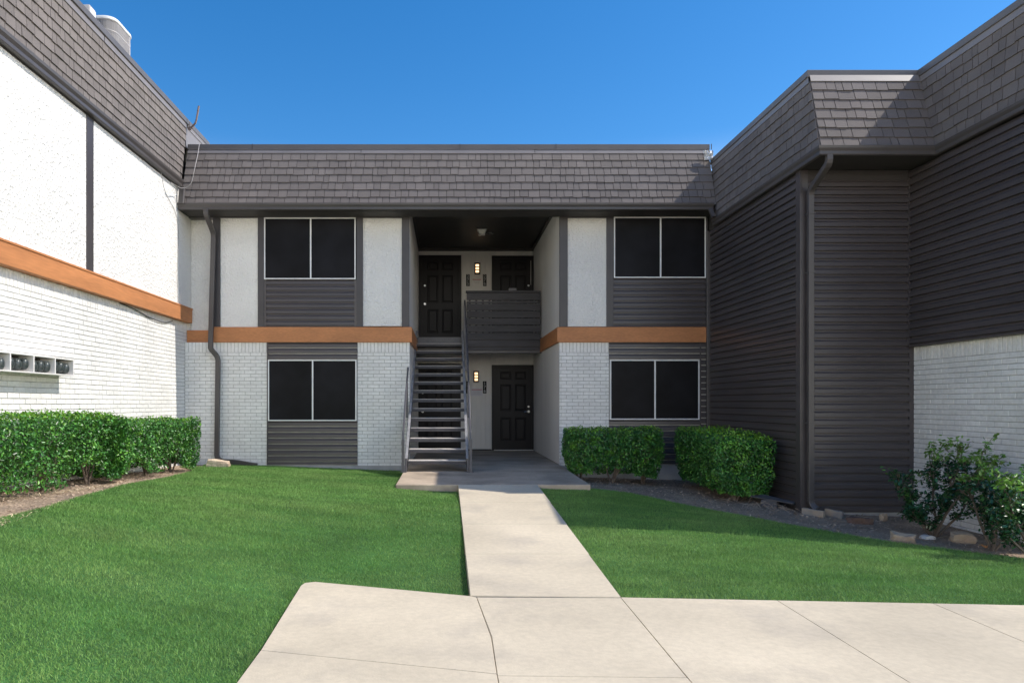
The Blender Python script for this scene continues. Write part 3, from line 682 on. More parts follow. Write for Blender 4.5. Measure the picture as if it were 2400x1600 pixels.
# electricity meters
MT = thing('meter_cabinet', 'open white cabinet of glass electricity meters on the left brick wall', 'meter cabinet', (-4.9, 7.9, 1.53))
yb_ = [8.777, 8.366, 7.934, 7.507, 7.08, 6.65, 6.22]; zt_, zb_ = 1.715, 1.53; xo, xi = -4.80, -4.995
cb = MB(); cb.box(xi, xo, yb_[-1]-.0, yb_[0]+.012, zt_, zt_+.014); cb.box(xi, xo, yb_[-1], yb_[0]+.012, zb_-.014, zb_)
for y in yb_: cb.box(xi, xo-.001, y-.012, y+.010, zb_, zt_)
cb.build('cabinet', m_mbox, MT); box('back_panel', m_mback, MT, xi, xi+.02, yb_[-1]+.011, yb_[0]-.012, zb_, zt_)
m0 = None; random.seed(5)
for a, b in zip(yb_[1:], yb_[:-1]):
    for k in range(3):
        y = a+.02+(b-a-.04)*(k+.5)/3; z = 1.60+random.choice([0, 0, .012, -.012])
        if m0 is None:
            ym0, zm0 = y, z; mm = MB(); n = 14
            mm.cyl((-4.975, y, z), (1, 0, 0), .056, .05, n); m0 = mm.build('meter', m_mgrey, MT)
            gl = MB(); vs = []; 
            prof = [(.054, .05), (.055, .10), (.048, .135), (.030, .150), (0.004, .155)]
            for r, h in prof: vs += [(-4.975+h, y+r*.88*math.cos(2*PI*i/n), z+.008+r*1.3*math.sin(2*PI*i/n)) for i in range(n)]
            gl.add(vs, [(q*n+i, q*n+(i+1) % n, (q+1)*n+(i+1) % n, (q+1)*n+i) for q in range(len(prof)-1) for i in range(n)]); g0 = gl.build('glass_dome', m_glass, m0, smooth=True)
            tp = MB().box(-4.97, -4.85, y-.035, y+.035, z+.052, z+.075).build('meter_top', m_mgrey, m0)
        else:
            c = m0.copy(); COL.objects.link(c); c.parent = MT; c.location = (0, y-ym0, z-zm0)
            for s_ in (g0, tp): d = s_.copy(); COL.objects.link(d); d.parent = c
# air conditioner on the left roof
AC = thing('air_conditioner', 'grey rooftop condenser unit with rounded corner above the left roof edge', 'air conditioner', (-5.6, 11.1, 6.34))
def rrect(x0, x1, y0, y1, r, n=6):
    p = []
    for cx, cy, a in ((x1-r, y0+r, -PI/2), (x1-r, y1-r, 0), (x0+r, y1-r, PI/2), (x0+r, y0+r, PI)):
        p += [(cx+r*math.cos(a+PI/2*i/n), cy+r*math.sin(a+PI/2*i/n)) for i in range(n+1)]
    return p
MB().zprism(rrect(-5.96, -5.27, 10.77, 11.43, .16), 6.36, 7.22).build('coil', m_acin, AC)
MB().zprism(rrect(-5.99, -5.24, 10.74, 11.46, .17, 8), 7.22, 7.27).build('top_cover', m_actop, AC, bevel=.012)
MB().zprism(rrect(-5.98, -5.25, 10.75, 11.45, .17, 8), 6.34, 6.42).build('base_pan', m_ac, AC)
gm = MB(); pp = rrect(-5.975, -5.255, 10.755, 11.445, .17, 8); per = []
for i in range(len(pp)):
    a, b = Vector(pp[i-1]), Vector(pp[i]); k = max(1, round((b-a).length/.022))
    per += [a.lerp(b, q/k) for q in range(k)]
for p in per: gm.box(p.x-.0035, p.x+.0035, p.y-.0035, p.y+.0035, 6.42, 7.22)
for z in (6.58, 6.74, 6.90, 7.06):
    for i in range(len(pp)): gm.tube([(*pp[i-1], z), (*pp[i], z)], .010, .010, 4)
gm.build('grille', m_ac, AC)
sbx = thing('electrical_box', 'narrow grey box on the left roof next to the condenser', 'electrical box', (-5.6, 10.5, 6.34))
box('cabinet', m_ac, sbx, -5.76, -5.46, 10.42, 10.60, 6.6, 7.25, bevel=.01); box('stand', m_gut, sbx, -5.64, -5.58, 10.48, 10.54, 6.34, 6.6); box('door', m_actop, sbx, -5.459, -5.45, 10.43, 10.59, 6.63, 7.22)
# antenna mast
an = thing('antenna_mast', 'thin bent antenna mast clamped to the end of the left roof', 'antenna', (-4.88, 12.95, 6.1))
Ya = 12.93
MB().tube([(PX(446, Ya), Ya, PZ(302, Ya)), (PX(459, Ya), Ya-.03, PZ(291, Ya)), (PX(461.5, Ya), Ya-.03, PZ(284, Ya)), (PX(467, Ya), Ya-.02, PZ(250, Ya))], .018, n=8).build('mast', m_ant, an)
mb = MB(); mb.box(PX(442, Ya), PX(448, Ya), Ya-.03, Ya+.02, PZ(305, Ya), PZ(299, Ya)); mb.tube([(PX(444, Ya), Ya, PZ(300, Ya)), (PX(444, Ya), Ya, PZ(287, Ya))], .008, n=6); mb.build('bracket', m_ant, an)
def curve(pts, r, name, mat, label, cat, n=5, sub=6):
    P = [Vector(p) for p in pts]; out = []
    for i in range(len(P)-1):
        p0, p1, p2, p3 = P[max(i-1, 0)], P[i], P[i+1], P[min(i+2, len(P)-1)]
        for k in range(sub):
            t = k/sub; out.append(.5*((2*p1)+(p2-p0)*t+(2*p0-5*p1+4*p2-p3)*t*t+(3*p1-p0-3*p2+p3)*t**3))
    out.append(P[-1]); o = MB().tube(out, r, n=n).build(name, mat); return tag(o, label, cat) if label else o
Yc = 12.36
curve([(PX(467, 12.86), 12.86, PZ(339, 12.86)), (PX(464, 12.6), 12.6, PZ(360, 12.6)), (PX(457, Yc), Yc, PZ(392, Yc)), (PX(451, Yc), Yc, PZ(420, Yc)), (PX(446, Yc), Yc, PZ(432, Yc)), (PX(437, Yc), Yc, PZ(439, Yc)), (PX(425, 12.3), 12.3, PZ(441, 12.3)), (PX(412, 12.0), 12.0, PZ(435, 12.0)), (PX(400, 11.9), 11.9, PZ(427, 11.9))], .007, 'hanging_cable', m_cable, 'thin pale cable looping down over the roof corner', 'cable')
curve([(-4.86, 11.6, 5.08), (-4.915, 11.9, 4.85), (-4.918, 12.35, 4.62), (-4.918, 12.5, 4.3), (-4.918, 12.45, 3.6), (-4.918, 12.48, 3.0)], .0045, 'wall_cable', m_cable, 'thin pale wire down the sunlit stucco by the inside corner', 'cable')
curve([(-4.985, 10.4, 2.69), (-4.98, 10.9, 2.66), (-4.98, 11.4, 2.60), (-4.98, 12.0, 2.58), (-4.985, 12.4, 2.66)], .008, 'wall_cable', m_black, 'dark cable sagging below the orange band on the brick', 'cable')

# ================================================================== RIGHT BUILDING (bump out and wing)
XBm, YBm, XW, YW0 = 4.97, 9.61, 6.49, 7.20
C = thing('apartment_building', 'dark sided right building with a stepped corner and gutter', 'building', (6, 10, -.4))
core = MB(); core.box(XBm+.02, 15, YBm+.02, 18.5, -.6, 5.5); core.box(XW+.10, 15, YW0+.02, YBm+.02, -.6, 5.5); core.build('inner_walls', m_core, C)
rd = MB(); rd.box(XBm+.03, 15, 9.45, 18.5, 5.51, 5.55); rd.box(XW+.03, 15, YW0+.03, 9.45, 5.511, 5.551); rd.build('roof_deck', m_roofd, C)
siding('siding', C, 'x', XBm+.012, -1, YBm+.10, 12.975, -.32, 4.42)
siding('siding', C, 'y', YBm, 1, XBm+.10, XW+.01, -.37, 4.30)
siding('siding', C, 'x', XW+.012, -1, YW0+.06, YBm-.03, 1.98, 4.42)
box('frieze', m_soff, C, XBm+.10, XW, YBm-.012, YBm+.02, 4.30, 4.44)
cp = MB(); cp.box(XBm-.012, XBm+.10, YBm-.022, YBm-.002, -.45, 4.44); cp.box(XBm-.012, XBm+.01, YBm-.002, YBm+.10, -.45, 4.44); cp.box(XBm+.002, XBm+.012, YBm-.03, YBm-.022, -.45, 4.44)
cp.build('corner_post', m_side, C)
cp = MB(); cp.box(XW-.012, XW+.012, YBm-.03, YBm-.002, 1.96, 4.42); cp.box(XW-.014, XW+.07, YW0, YBm-.03, 1.955, 1.98); cp.box(XW-.014, XW+.1, YW0, YW0+.06, 1.98, 4.42); cp.build('corner_trim', m_side, C)
bricks('brick_wall', C, 'x', XW+.08, -1, YW0, YBm-.002, -.55, 1.955, ph=.4)
box('corner_board', m_side, C, XW+.005, XW+.10, YBm-.016, YBm+.01, -.45, 1.955)
box('foundation', m_found, C, XBm+.03, XW+.08, YBm+.01, YBm+.1, -.7, -.37)
box('foundation', m_found, C, XBm+.03, XBm+.1, YBm+.1, 12.97, -.7, -.32)
box('end_wall', m_stuc, C, XW+.1, 15, YW0-.0, YW0+.05, -.7, 5.5)
gutter(C, [(4.955, 12.62, 4.436), (4.955, 9.035, 4.436), (6.475, 9.035, 4.436), (6.475, 7.15, 4.436)], -1, .83, .98)
sf = MB(); sf.box(XBm-.01, XW+.05, 9.03, YBm+.0, 4.445, 4.462); sf.box(4.955, XBm+.02, YBm, 12.6, 4.446, 4.463); sf.box(6.475, XW+.03, YW0, 9.03, 4.446, 4.463); sf.build('soffit', m_soff, C)
Zb, Zt = 4.54, 5.745
rc, _, _ = mansard(C, (4.935, 12.55, Zb), (4.935, 9.02, Zb), (4.985, 12.86, Zt), (4.985, 9.42, Zt), (-.998, 0, .045), 7)
mansard(C, (4.935, 9.02, Zb), (6.455, 9.02, Zb), (4.985, 9.42, Zt), (6.505, 9.42, Zt), (0, -.945, .32), 7)
mansard(C, (6.455, 9.02, Zb), (6.455, 7.15, Zb), (6.505, 9.42, Zt), (6.505, 7.15, Zt), (-.998, 0, .045), 7)
coping(rc, [(4.99, 12.86), (4.99, 9.425), (6.51, 9.425), (6.51, 7.15)], -1, 5.65, 5.75)
YD = YBm-.09
dX = lambda x, y=YD: PX(x, y)
downspout(C, [(PX(1945, 9.0), 9.02, 4.45), (PX(1945, 9.0), 9.02, 4.34), (PX(1899.5, YD), YD, PZ(448, YD)), (PX(1899.5, YD), YD, PZ(1180, YD)), (PX(1908, YD), YD-.06, PZ(1192, YD))], .08, .07)
for y in (503, 640, 993): box('downspout_strap', m_gut, C, PX(1893, YD)-.004, PX(1906.5, YD)+.004, YD-.042, YD+.09, PZ(y, YD), PZ(y, YD)+.025)

# ------------------------------------------------------------------ leaves
def leaf_mesh(name, P, Nrm, size, mat, parent, asp=.5, fold=.25):
    n = len(P); a = rng.normal(size=(n, 3)); Nrm = Nrm/np.linalg.norm(Nrm, axis=1, keepdims=True)
    u = np.cross(Nrm, a); u /= np.linalg.norm(u, axis=1, keepdims=True)+1e-9; v = np.cross(Nrm, u); s = size[:, None]
    o0 = np.array(org(parent)); P = P-o0
    V = np.empty((n, 6, 3)); w = asp*.5
    V[:, 0] = P-u*s*.5; V[:, 1] = P-u*s*.12+v*s*w+Nrm*s*fold*w; V[:, 2] = P+u*s*.22+v*s*w*.85+Nrm*s*fold*w
    V[:, 3] = P+u*s*.5-Nrm*s*.06; V[:, 4] = P+u*s*.22-v*s*w*.85+Nrm*s*fold*w; V[:, 5] = P-u*s*.12-v*s*w+Nrm*s*fold*w
    me = bpy.data.meshes.new(name); me.vertices.add(n*6); me.vertices.foreach_set('co', V.ravel())
    b = np.arange(n)[:, None]*6; loops = np.concatenate([b+np.array([[0, 1, 2, 3]])*1, b+np.array([[0, 3, 4, 5]])], 1).ravel()
    me.loops.add(n*8); me.loops.foreach_set('vertex_index', loops.astype(np.int32))
    me.polygons.add(2*n); me.polygons.foreach_set('loop_start', (np.arange(2*n)*4).astype(np.int32)); me.update(calc_edges=True)
    me.materials.append(mat); o = bpy.data.objects.new(name, me); COL.objects.link(o); o.parent = parent; return o
def wob(P, f, ph):
    return (np.sin(P[:, 0]*f+ph)+np.sin(P[:, 1]*f*1.13+ph*2.1)+np.sin(P[:, 2]*f*.9+ph*3.3)+np.sin((P[:, 0]+P[:, 1])*f*1.7+ph)*.6)/3.6
def hedge(x0, x1, y0, y1, ztop, label, dens=2600, gaps=(), group='clipped green hedges', size=(.027, .050), lowcut=.12, ph=0., trunks=3, under=.25):
    cx, cy = (x0+x1)/2, (y0+y1)/2; zb = zg1(cx, cy)
    t = thing('hedge', label, 'hedge', (cx, cy, zb), group)
    a, b = (x1-x0)/2, (y1-y0)/2
    hz = lambda X, Y: ztop(X, Y)
    n = int(dens*((x1-x0)*(y1-y0)*1.3+2*((x1-x0)+(y1-y0))*(ztop(cx, cy)-zb)))
    # sample directions on a superellipsoid shell
    q = rng.uniform(-1, 1, (n*3, 3)); m = np.abs(q).max(1); q = q/m[:, None]
    # flatten choice by real face area is close enough; round the edges
    k = (np.abs(q)**11).sum(1)**(1/11); q = q/k[:, None]
    q = q[(q[:, 2] > -.96)][:n]
    depth = np.abs(rng.normal(0, .10, len(q))); 
    X = cx+q[:, 0]*a; Y = cy+q[:, 1]*b; g0 = zg(X, Y); zt = np.array([hz(x, y) for x, y in zip(X, Y)]); zc = (g0+zt)/2
    Z = zc+q[:, 2]*(zt-zc)
    low = np.clip(1-(Z-g0)/(zt-g0)/.42, 0, 1)       # skirt draws in towards the stems
    Pn = np.stack([X, Y, Z], 1); w1 = wob(Pn, 6, ph)*.045+wob(Pn, 15, ph+1)*.034+wob(Pn, 33, ph+2)*.026
    ins = depth-w1+low*under*np.minimum(a, b)
    nr = np.stack([q[:, 0]**3/1, q[:, 1]**3, q[:, 2]**3], 1); nr /= np.linalg.norm(nr, axis=1, keepdims=True)+1e-9
    Pn = Pn-nr*ins[:, None]
    keep = Pn[:, 2] > g0+lowcut*(.5+.5*np.sin(Y*3.1+ph)+.4*wob(Pn, 9, ph))
    for (gxa, gxb, gya, gyb, gz) in gaps:
        c = (Pn[:, 0] > gxa) & (Pn[:, 0] < gxb) & (Pn[:, 1] > gya) & (Pn[:, 1] < gyb)
        f = 1-np.abs((Pn[:, 1]-(gya+gyb)/2)/((gyb-gya)/2)); keep &= ~(c & (Pn[:, 2] < g0+gz*np.clip(f*1.6, 0, 1)+.02*rng.normal(size=len(f))))
    Pn, nr = Pn[keep], nr[keep]
    nn = nr+rng.normal(0, .75, Pn.shape)+np.array([0, 0, .35])
    sz = rng.uniform(size[0], size[1], len(Pn))
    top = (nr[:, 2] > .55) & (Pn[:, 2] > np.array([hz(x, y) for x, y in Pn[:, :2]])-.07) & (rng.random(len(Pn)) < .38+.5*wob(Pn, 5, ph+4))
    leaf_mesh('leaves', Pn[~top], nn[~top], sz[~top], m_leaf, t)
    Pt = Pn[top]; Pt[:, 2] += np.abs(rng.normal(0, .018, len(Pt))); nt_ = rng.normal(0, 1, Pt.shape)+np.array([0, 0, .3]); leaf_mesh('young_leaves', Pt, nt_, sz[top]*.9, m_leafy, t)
    # twigs standing out of the clipped faces, and the stems below
    tw = MB()
    tw2 = MB()
    for i in rng.choice(len(Pn), 40): 
        p = Vector(Pn[i]); d = Vector(nr[i])*.5+Vector((random.uniform(-.5, .5), random.uniform(-.5, .5), random.uniform(.1, .8))); tw2.tube([p-d*.10, p+d*.03], .0025, n=3)
    for k_ in range(trunks):
        f = (k_+.5)/trunks; bx, by = (cx+random.uniform(-.06, .06), y0+(y1-y0)*f) if b > a else (x0+(x1-x0)*f, cy+random.uniform(-.05, .05)); z0_ = zg1(bx, by)
        tw = MB(); sp = min(a, b)
        for j in range(7):
            d = Vector((random.uniform(-.6, .6)*sp, random.uniform(-.6, .6)*sp, (ztop(bx, by)-z0_)*random.uniform(.55, .85)))
            p0 = Vector((bx+random.uniform(-.04, .04), by+random.uniform(-.05, .05), z0_-.03)); mid = p0+d*.45+Vector((random.uniform(-.05, .05), random.uniform(-.05, .05), 0))
            p0 = Vector((bx, by, z0_-.03))+(p0-Vector((bx, by, z0_-.03)))*.3
            tw.tube([p0, mid, p0+d], .016, n=6, taper=lambda s: 1-.7*s)
        tw.build('trunk', m_bark, t)
    tag(tw2.build('twigs', m_bark, t), kind='stuff')
    # inner foliage fills the volume so no daylight shows through the top
    ni = int(len(Pn)*.30); I = rng.uniform(-1, 1, (ni, 3))*np.array([.78, .86, 1]); X = cx+I[:, 0]*a; Y = cy+I[:, 1]*b; g0 = zg(X, Y); zt = np.array([hz(x, y) for x, y in zip(X, Y)])
    Z = g0+(zt-g0)*(.30+.58*(I[:, 2]+1)/2)
    leaf_mesh('inner_leaves', np.stack([X, Y, Z], 1), rng.normal(size=(ni, 3))+np.array([0, 0, .6]), rng.uniform(.03, .05, ni), m_leaf, t)
    return t
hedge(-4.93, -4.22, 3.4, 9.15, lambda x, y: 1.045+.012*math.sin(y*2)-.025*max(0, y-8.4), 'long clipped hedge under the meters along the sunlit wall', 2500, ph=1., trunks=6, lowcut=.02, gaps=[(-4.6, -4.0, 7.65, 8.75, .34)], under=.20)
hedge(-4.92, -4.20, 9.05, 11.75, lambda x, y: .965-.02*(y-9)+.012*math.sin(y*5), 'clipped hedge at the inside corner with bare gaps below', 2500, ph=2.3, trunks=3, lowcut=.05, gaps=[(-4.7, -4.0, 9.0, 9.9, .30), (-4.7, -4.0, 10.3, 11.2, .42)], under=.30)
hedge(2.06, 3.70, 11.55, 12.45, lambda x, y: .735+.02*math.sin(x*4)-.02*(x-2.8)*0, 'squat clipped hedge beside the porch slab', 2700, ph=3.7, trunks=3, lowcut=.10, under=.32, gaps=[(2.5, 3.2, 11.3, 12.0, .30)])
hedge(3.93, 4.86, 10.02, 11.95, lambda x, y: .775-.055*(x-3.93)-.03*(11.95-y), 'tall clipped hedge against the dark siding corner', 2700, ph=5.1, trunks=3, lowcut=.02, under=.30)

def shrub(base, label, limbs, seed, spread, per, sub=3, size=(.040, .062)):
    random.seed(seed); t = thing('shrub', label, 'shrub', base, 'leggy shrubs along the right brick wall')
    br_ = MB(); tips = []; b0 = Vector(base)
    def twig(p, d, L, r, k=4, wig=.22):
        pts = [p.copy()]; q = p.copy(); dd = d.copy()
        for i in range(k):
            dd = (dd+Vector((random.uniform(-wig, wig), random.uniform(-wig, wig), random.uniform(-.04, wig*.8)))).normalized(); q = q+dd*L/k; q.x = min(q.x, 6.50); pts.append(q.copy())
        br_.tube(pts, r, n=5, taper=lambda s: 1-.55*s); return pts, dd
    for (dx, dy, dz, L) in limbs:
        pts, dd = twig(b0+Vector((0, 0, -.03)), Vector((dx, dy, dz)).normalized(), L, .017, 6, .16)
        for j in range(2, len(pts)):
            for _ in range(sub if j > 3 else 1):
                side = Vector((random.uniform(-1, 1), random.uniform(-1, 1), random.uniform(-.1, .9))).normalized()
                p2, d2 = twig(pts[j], (dd*.6+side).normalized(), L*random.uniform(.18, .34), .007)
                for q in p2[2:]: tips.append((q, d2))
                for _ in range(2):
                    s2 = Vector((random.uniform(-1, 1), random.uniform(-1, 1), random.uniform(-.1, .8))).normalized()
                    p3, d3 = twig(p2[random.choice([2, 3, 4])], (d2*.6+s2).normalized(), L*random.uniform(.10, .18), .004, 3)
                    for q in p3[1:]: tips.append((q, d3))
    br_.build('branches', m_bark, t)
    P, Nn = [], []
    for p, d in tips:
        for _ in range(per):
            o_ = Vector((random.gauss(0, 1), random.gauss(0, 1), random.gauss(0, 1)))*spread; pos = p+o_; pos.x = min(pos.x, 6.53)
            P.append(tuple(pos)); Nn.append((o_.x*6+random.gauss(0, .5), o_.y*6+random.gauss(0, .5), .7+random.gauss(0, .5)))
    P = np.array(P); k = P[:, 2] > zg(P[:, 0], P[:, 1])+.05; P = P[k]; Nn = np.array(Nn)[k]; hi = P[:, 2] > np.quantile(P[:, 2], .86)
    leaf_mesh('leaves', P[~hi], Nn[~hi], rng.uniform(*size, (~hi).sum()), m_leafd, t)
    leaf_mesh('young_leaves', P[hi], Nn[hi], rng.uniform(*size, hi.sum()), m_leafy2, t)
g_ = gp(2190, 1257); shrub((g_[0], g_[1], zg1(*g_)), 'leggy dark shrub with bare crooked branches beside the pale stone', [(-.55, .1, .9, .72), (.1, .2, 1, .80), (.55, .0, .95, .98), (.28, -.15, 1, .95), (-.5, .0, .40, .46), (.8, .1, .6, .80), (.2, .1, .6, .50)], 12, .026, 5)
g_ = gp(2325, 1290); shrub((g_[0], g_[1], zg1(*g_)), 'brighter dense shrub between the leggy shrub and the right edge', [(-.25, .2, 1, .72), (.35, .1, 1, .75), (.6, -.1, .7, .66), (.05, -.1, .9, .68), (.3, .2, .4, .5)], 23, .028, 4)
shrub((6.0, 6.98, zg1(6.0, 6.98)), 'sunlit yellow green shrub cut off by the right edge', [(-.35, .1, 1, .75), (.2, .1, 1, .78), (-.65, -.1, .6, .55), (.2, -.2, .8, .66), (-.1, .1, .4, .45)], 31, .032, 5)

# ------------------------------------------------------------------ stones, boards and litter in the beds
def rock(x, y, w, d, h, mat, label, seed, rot=0, tilt=0, name='stone', sink=.03, cat='stone'):
    random.seed(seed); import bmesh
    bm = bmesh.new(); bmesh.ops.create_cube(bm, size=1); bmesh.ops.subdivide_edges(bm, edges=bm.edges[:], cuts=3, use_grid_fill=True)
    for v in bm.verts:
        c = v.co; k = 1-.16*((abs(c.x)*2)**4+(abs(c.y)*2)**4+(abs(c.z)*2)**4)/3*random.uniform(.6, 1.2)
        nse = math.sin(c.x*7+seed)*math.sin(c.y*6+seed*2)*math.sin(c.z*5+seed*3)
        v.co = Vector((c.x*w*k*(1+.18*nse), c.y*d*k*(1-.15*nse), c.z*h*k*(1+.20*math.sin(c.x*5+seed))+random.uniform(-.004, .004)))
    me = bpy.data.meshes.new(name); bm.to_mesh(me); bm.free(); me.materials.append(mat)
    o = bpy.data.objects.new(name, me); COL.objects.link(o); o.location = (x, y, zg1(x, y)+h/2-sink); o.rotation_euler = (tilt, tilt*.5, rot)
    return tag(o, label, cat)
rock(PX(512, 12.45), 12.45, .42, .2, .17, m_lime, 'pale limestone block at the foot of the left downspout', 3, .1, .05)
g_ = gp(2116, 1268); rock(g_[0], g_[1], .24, .13, .12, m_tan, 'tan wedge stone at the lawn edge below the dark siding', 5, -.5, .2)
g_ = gp(2174, 1262); rock(g_[0], g_[1], .15, .10, .07, M('white_stone', (.62, .61, .60), .9, .1, 8, bump=.6, bs=20), 'small white stone beside the leggy shrub trunk', 8, .2)
g_ = gp(2256, 1270); rock(g_[0], g_[1], .24, .15, .14, m_tan, 'tan rounded stone under the right shrubs', 14, -.35, .15)
g_ = gp(2015, 1226); rock(g_[0], g_[1], .31, .16, .11, m_brown, 'flat brown stone against the dark siding base', 9, .05)
g_ = gp(2070, 1219); rock(g_[0], g_[1], .09, .07, .12, m_tan, 'small upright pale stone near the brick corner', 12, .4)
def plank(p0, p1, th, h, label):
    a, b = Vector((*p0, 0)), Vector((*p1, 0)); d = (b-a).normalized(); n_ = Vector((-d.y, d.x, 0))*th/2; z0_ = zg1(*p0)-.03; z1_ = zg1(*p1)-.03
    vs = [a-n_+Vector((0,0,z0_)), b-n_+Vector((0,0,z1_)), b+n_+Vector((0,0,z1_)), a+n_+Vector((0,0,z0_))]; vs += [v+Vector((0, 0, h)) for v in vs]
    tag(MB().add(vs, [(0,3,2,1),(4,5,6,7),(0,1,5,4),(1,2,6,5),(2,3,7,6),(3,0,4,7)]).build('edging_board', m_board, bevel=.006), label, 'board', 'edging boards under the bump out')
plank((PX(1879, 9.5), 9.48), (PX(1932, 9.25), 9.25), .06, .12, 'tan edging board below the right downspout')
plank((PX(1935, 9.45), 9.45), (PX(1972, 9.25), 9.22), .05, .13, 'grey edging board right of the tan one')
vx = thing('drain_cover', 'dark angled drain cover in the debris by the siding corner', 'drain cover', (4.85, 9.95, zg1(4.85, 9.95)))
z_ = zg1(4.8, 9.95); MB().add([(4.62, 10.25, z_+.17), (4.95, 9.72, z_+.10), (4.90, 9.66, z_+.09), (4.50, 10.15, z_+.13), (4.62, 10.25, z_+.185), (4.95, 9.72, z_+.115), (4.90, 9.66, z_+.105), (4.50, 10.15, z_+.145)], [(0,1,2,3),(7,6,5,4),(0,4,5,1),(1,5,6,2),(2,6,7,3),(3,7,4,0)]).build('lid', m_cover, vx)
MB().zprism([(4.60, 10.0), (4.76, 9.86), (4.84, 9.95), (4.68, 10.1)], z_-.03, z_+.11).build('collar', m_cover, vx)
def dleaf(x, y, s, seed, label):
    random.seed(seed); z = zg1(x, y)+.02; pts = []
    for i in range(12):
        a = i/12*2*PI; r = s*(1 if i % 2 else .5)*random.uniform(.8, 1.1); pts.append((x+r*math.cos(a), y+r*math.sin(a)*.7, z+random.uniform(0, .02)+.03*abs(math.cos(a))))
    o = MB().add([(x, y, z)]+pts, [(0, i+1, (i+1) % 12+1) for i in range(12)]).build('dead_leaf', m_dleaf); tag(o, label, 'leaf')
dleaf(*gp(2310, 1288), .05, 3, 'dry orange leaf under the right shrubs')
# mulch, straw and twigs
random.seed(21)
bedpL = ccw([(-4.98, 2.2), (-4.98, 12.9), (-4.45, 12.5)]+bedL+[(x0+.5, y0-1.4), (x0+.7, 2.2)])
bedpR = ccw([(2.1, 10.0)]+bedR+[(xr+1.1, yr-.45), (8, 5.7), (6.6, 9.55), (4.95, 9.6), (4.9, 12.95), (2.15, 12.95)])
def litter(poly, n, name, mat, label, cat, smin, smax, aspect=(2, 5)):
    xs = [p[0] for p in poly]; ys = [p[1] for p in poly]; X = rng.uniform(min(xs), max(xs), n*3); Y = rng.uniform(min(ys), max(ys), n*3)
    k = inside(poly, X, Y); X, Y = X[k][:n], Y[k][:n]; n = len(X); Z = zg(X, Y)
    a = rng.uniform(0, PI, n); L = rng.uniform(smin, smax, n); W = L/rng.uniform(aspect[0], aspect[1], n); el = rng.normal(0, .25, n)
    ux, uy, uz = np.cos(a)*L/2, np.sin(a)*L/2, np.sin(el)*L/2; vx_, vy_ = -np.sin(a)*W/2, np.cos(a)*W/2; r = rng.normal(0, .3, n)*W/2
    c = np.stack([X, Y, Z+.006+np.abs(uz)+rng.uniform(0, .012, n)], 1); U = np.stack([ux, uy, uz], 1); Vv = np.stack([vx_, vy_, r], 1)
    V = np.stack([c-U-Vv, c+U-Vv*.7, c+U+Vv*.7, c-U+Vv], 1).reshape(-1, 3)
    mb = MB(); mb.v = [tuple(v) for v in V]; mb.f = [(4*i, 4*i+1, 4*i+2, 4*i+3) for i in range(n)]
    return tag(mb.build(name, mat), label, cat, kind='stuff')
litter(bedpR, 9000, 'mulch', m_chip, 'dark mulch and leaf litter in the shaded right bed', 'mulch', .012, .045)
litter(bedpL, 6000, 'mulch', m_chip, 'brown mulch under the left hedges', 'mulch', .012, .04)
litter(ccw([p for p in bedpL if p[1] < 9.5]+[(-4.2, 9.3)]), 9000, 'dead_grass', m_straw, 'pale dead grass along the left hedge front', 'dead grass', .015, .05, (5, 10))
tw = MB(); random.seed(4)
for i in range(46):
    x, y = random.gauss(4.45, .30), random.gauss(9.75, .22)
    if not inside(bedpR, np.array([x]), np.array([y]))[0]: continue
    z = zg1(x, y)+.015; a = random.uniform(0, PI); L = random.uniform(.06, .26); dz = random.uniform(0, .09)
    p = Vector((x, y, z)); d = Vector((math.cos(a), math.sin(a)*.7, 0)); tw.tube([p-d*L/2, p+Vector((random.uniform(-.02, .02), 0, dz*.7)), p+d*L/2+Vector((0, 0, dz))], .0035, n=4)
tag(tw.build('twigs', m_twig), 'pile of dry twigs by the dark siding corner', 'twigs', kind='stuff')

# ------------------------------------------------------------------ light, sky, camera
SUN = Vector((.893, -.042, 1.0)).normalized(); el = math.asin(SUN.z); az = math.atan2(SUN.x, SUN.y)
ld = bpy.data.lights.new('sun', 'SUN'); ld.energy = 2.5; ld.angle = math.radians(.5); ld.color = (1.0, .93, .83)
lo = bpy.data.objects.new('sun', ld); COL.objects.link(lo); lo.rotation_euler = (-SUN).to_track_quat('-Z', 'Y').to_euler(); lo.location = (8, -1, 12)
W = bpy.data.worlds.new('World'); S.world = W; W.use_nodes = True; nt = W.node_tree; nt.nodes.clear()
sky = nt.nodes.new('ShaderNodeTexSky'); sky.sky_type = 'NISHITA'; sky.sun_disc = False; sky.sun_elevation = el; sky.sun_rotation = az
sky.altitude = 200; sky.air_density = 1.0; sky.dust_density = .4; sky.ozone_density = 3.0
bg = nt.nodes.new('ShaderNodeBackground'); bg.inputs[1].default_value = .15; ow = nt.nodes.new('ShaderNodeOutputWorld')
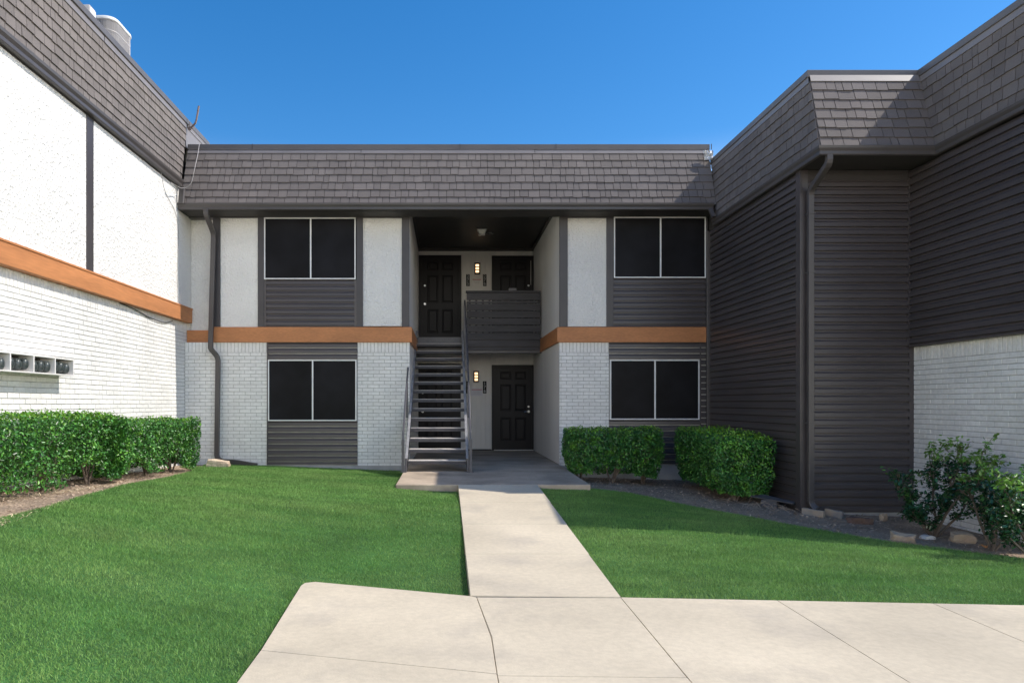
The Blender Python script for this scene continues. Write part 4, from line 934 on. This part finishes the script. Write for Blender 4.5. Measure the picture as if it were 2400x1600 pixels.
# clear deep blue overhead, bright warm band near the horizon added to fill the shade
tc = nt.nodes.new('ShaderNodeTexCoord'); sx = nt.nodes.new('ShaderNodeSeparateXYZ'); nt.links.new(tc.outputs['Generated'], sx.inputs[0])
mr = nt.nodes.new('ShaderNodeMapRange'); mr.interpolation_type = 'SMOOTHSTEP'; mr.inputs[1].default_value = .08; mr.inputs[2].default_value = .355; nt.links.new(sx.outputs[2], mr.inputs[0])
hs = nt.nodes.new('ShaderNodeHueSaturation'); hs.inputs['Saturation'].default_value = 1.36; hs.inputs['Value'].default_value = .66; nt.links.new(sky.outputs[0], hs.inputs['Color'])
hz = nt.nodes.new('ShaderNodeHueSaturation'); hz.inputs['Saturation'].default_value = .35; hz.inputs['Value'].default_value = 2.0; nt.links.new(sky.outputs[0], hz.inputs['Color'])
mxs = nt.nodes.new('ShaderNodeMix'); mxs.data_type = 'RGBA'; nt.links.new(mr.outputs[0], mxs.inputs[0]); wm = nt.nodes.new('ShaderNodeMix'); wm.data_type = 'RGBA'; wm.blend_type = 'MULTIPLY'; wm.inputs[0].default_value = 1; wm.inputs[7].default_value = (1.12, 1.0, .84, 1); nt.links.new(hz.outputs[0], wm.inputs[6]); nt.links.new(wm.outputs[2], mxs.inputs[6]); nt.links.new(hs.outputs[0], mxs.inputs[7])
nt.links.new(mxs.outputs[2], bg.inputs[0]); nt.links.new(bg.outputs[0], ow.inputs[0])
cd = bpy.data.cameras.new('camera'); cd.sensor_width = 36; cd.lens = 24; cd.shift_x = (1200-CX)/2400; cd.shift_y = (CY-800)/2400; cd.clip_end = 2000; cd.clip_start = .05
co = bpy.data.objects.new('camera', cd); COL.objects.link(co); co.location = (0, 0, H); co.rotation_euler = (PI/2, 0, 0); S.camera = co
S.view_settings.view_transform = 'Standard'; S.view_settings.look = 'None'; S.view_settings.gamma = 1; S.view_settings.exposure = 0.95; S.view_settings.use_curve_mapping = False
S.cycles.max_bounces = 8; S.cycles.diffuse_bounces = 5; S.cycles.use_denoising = True
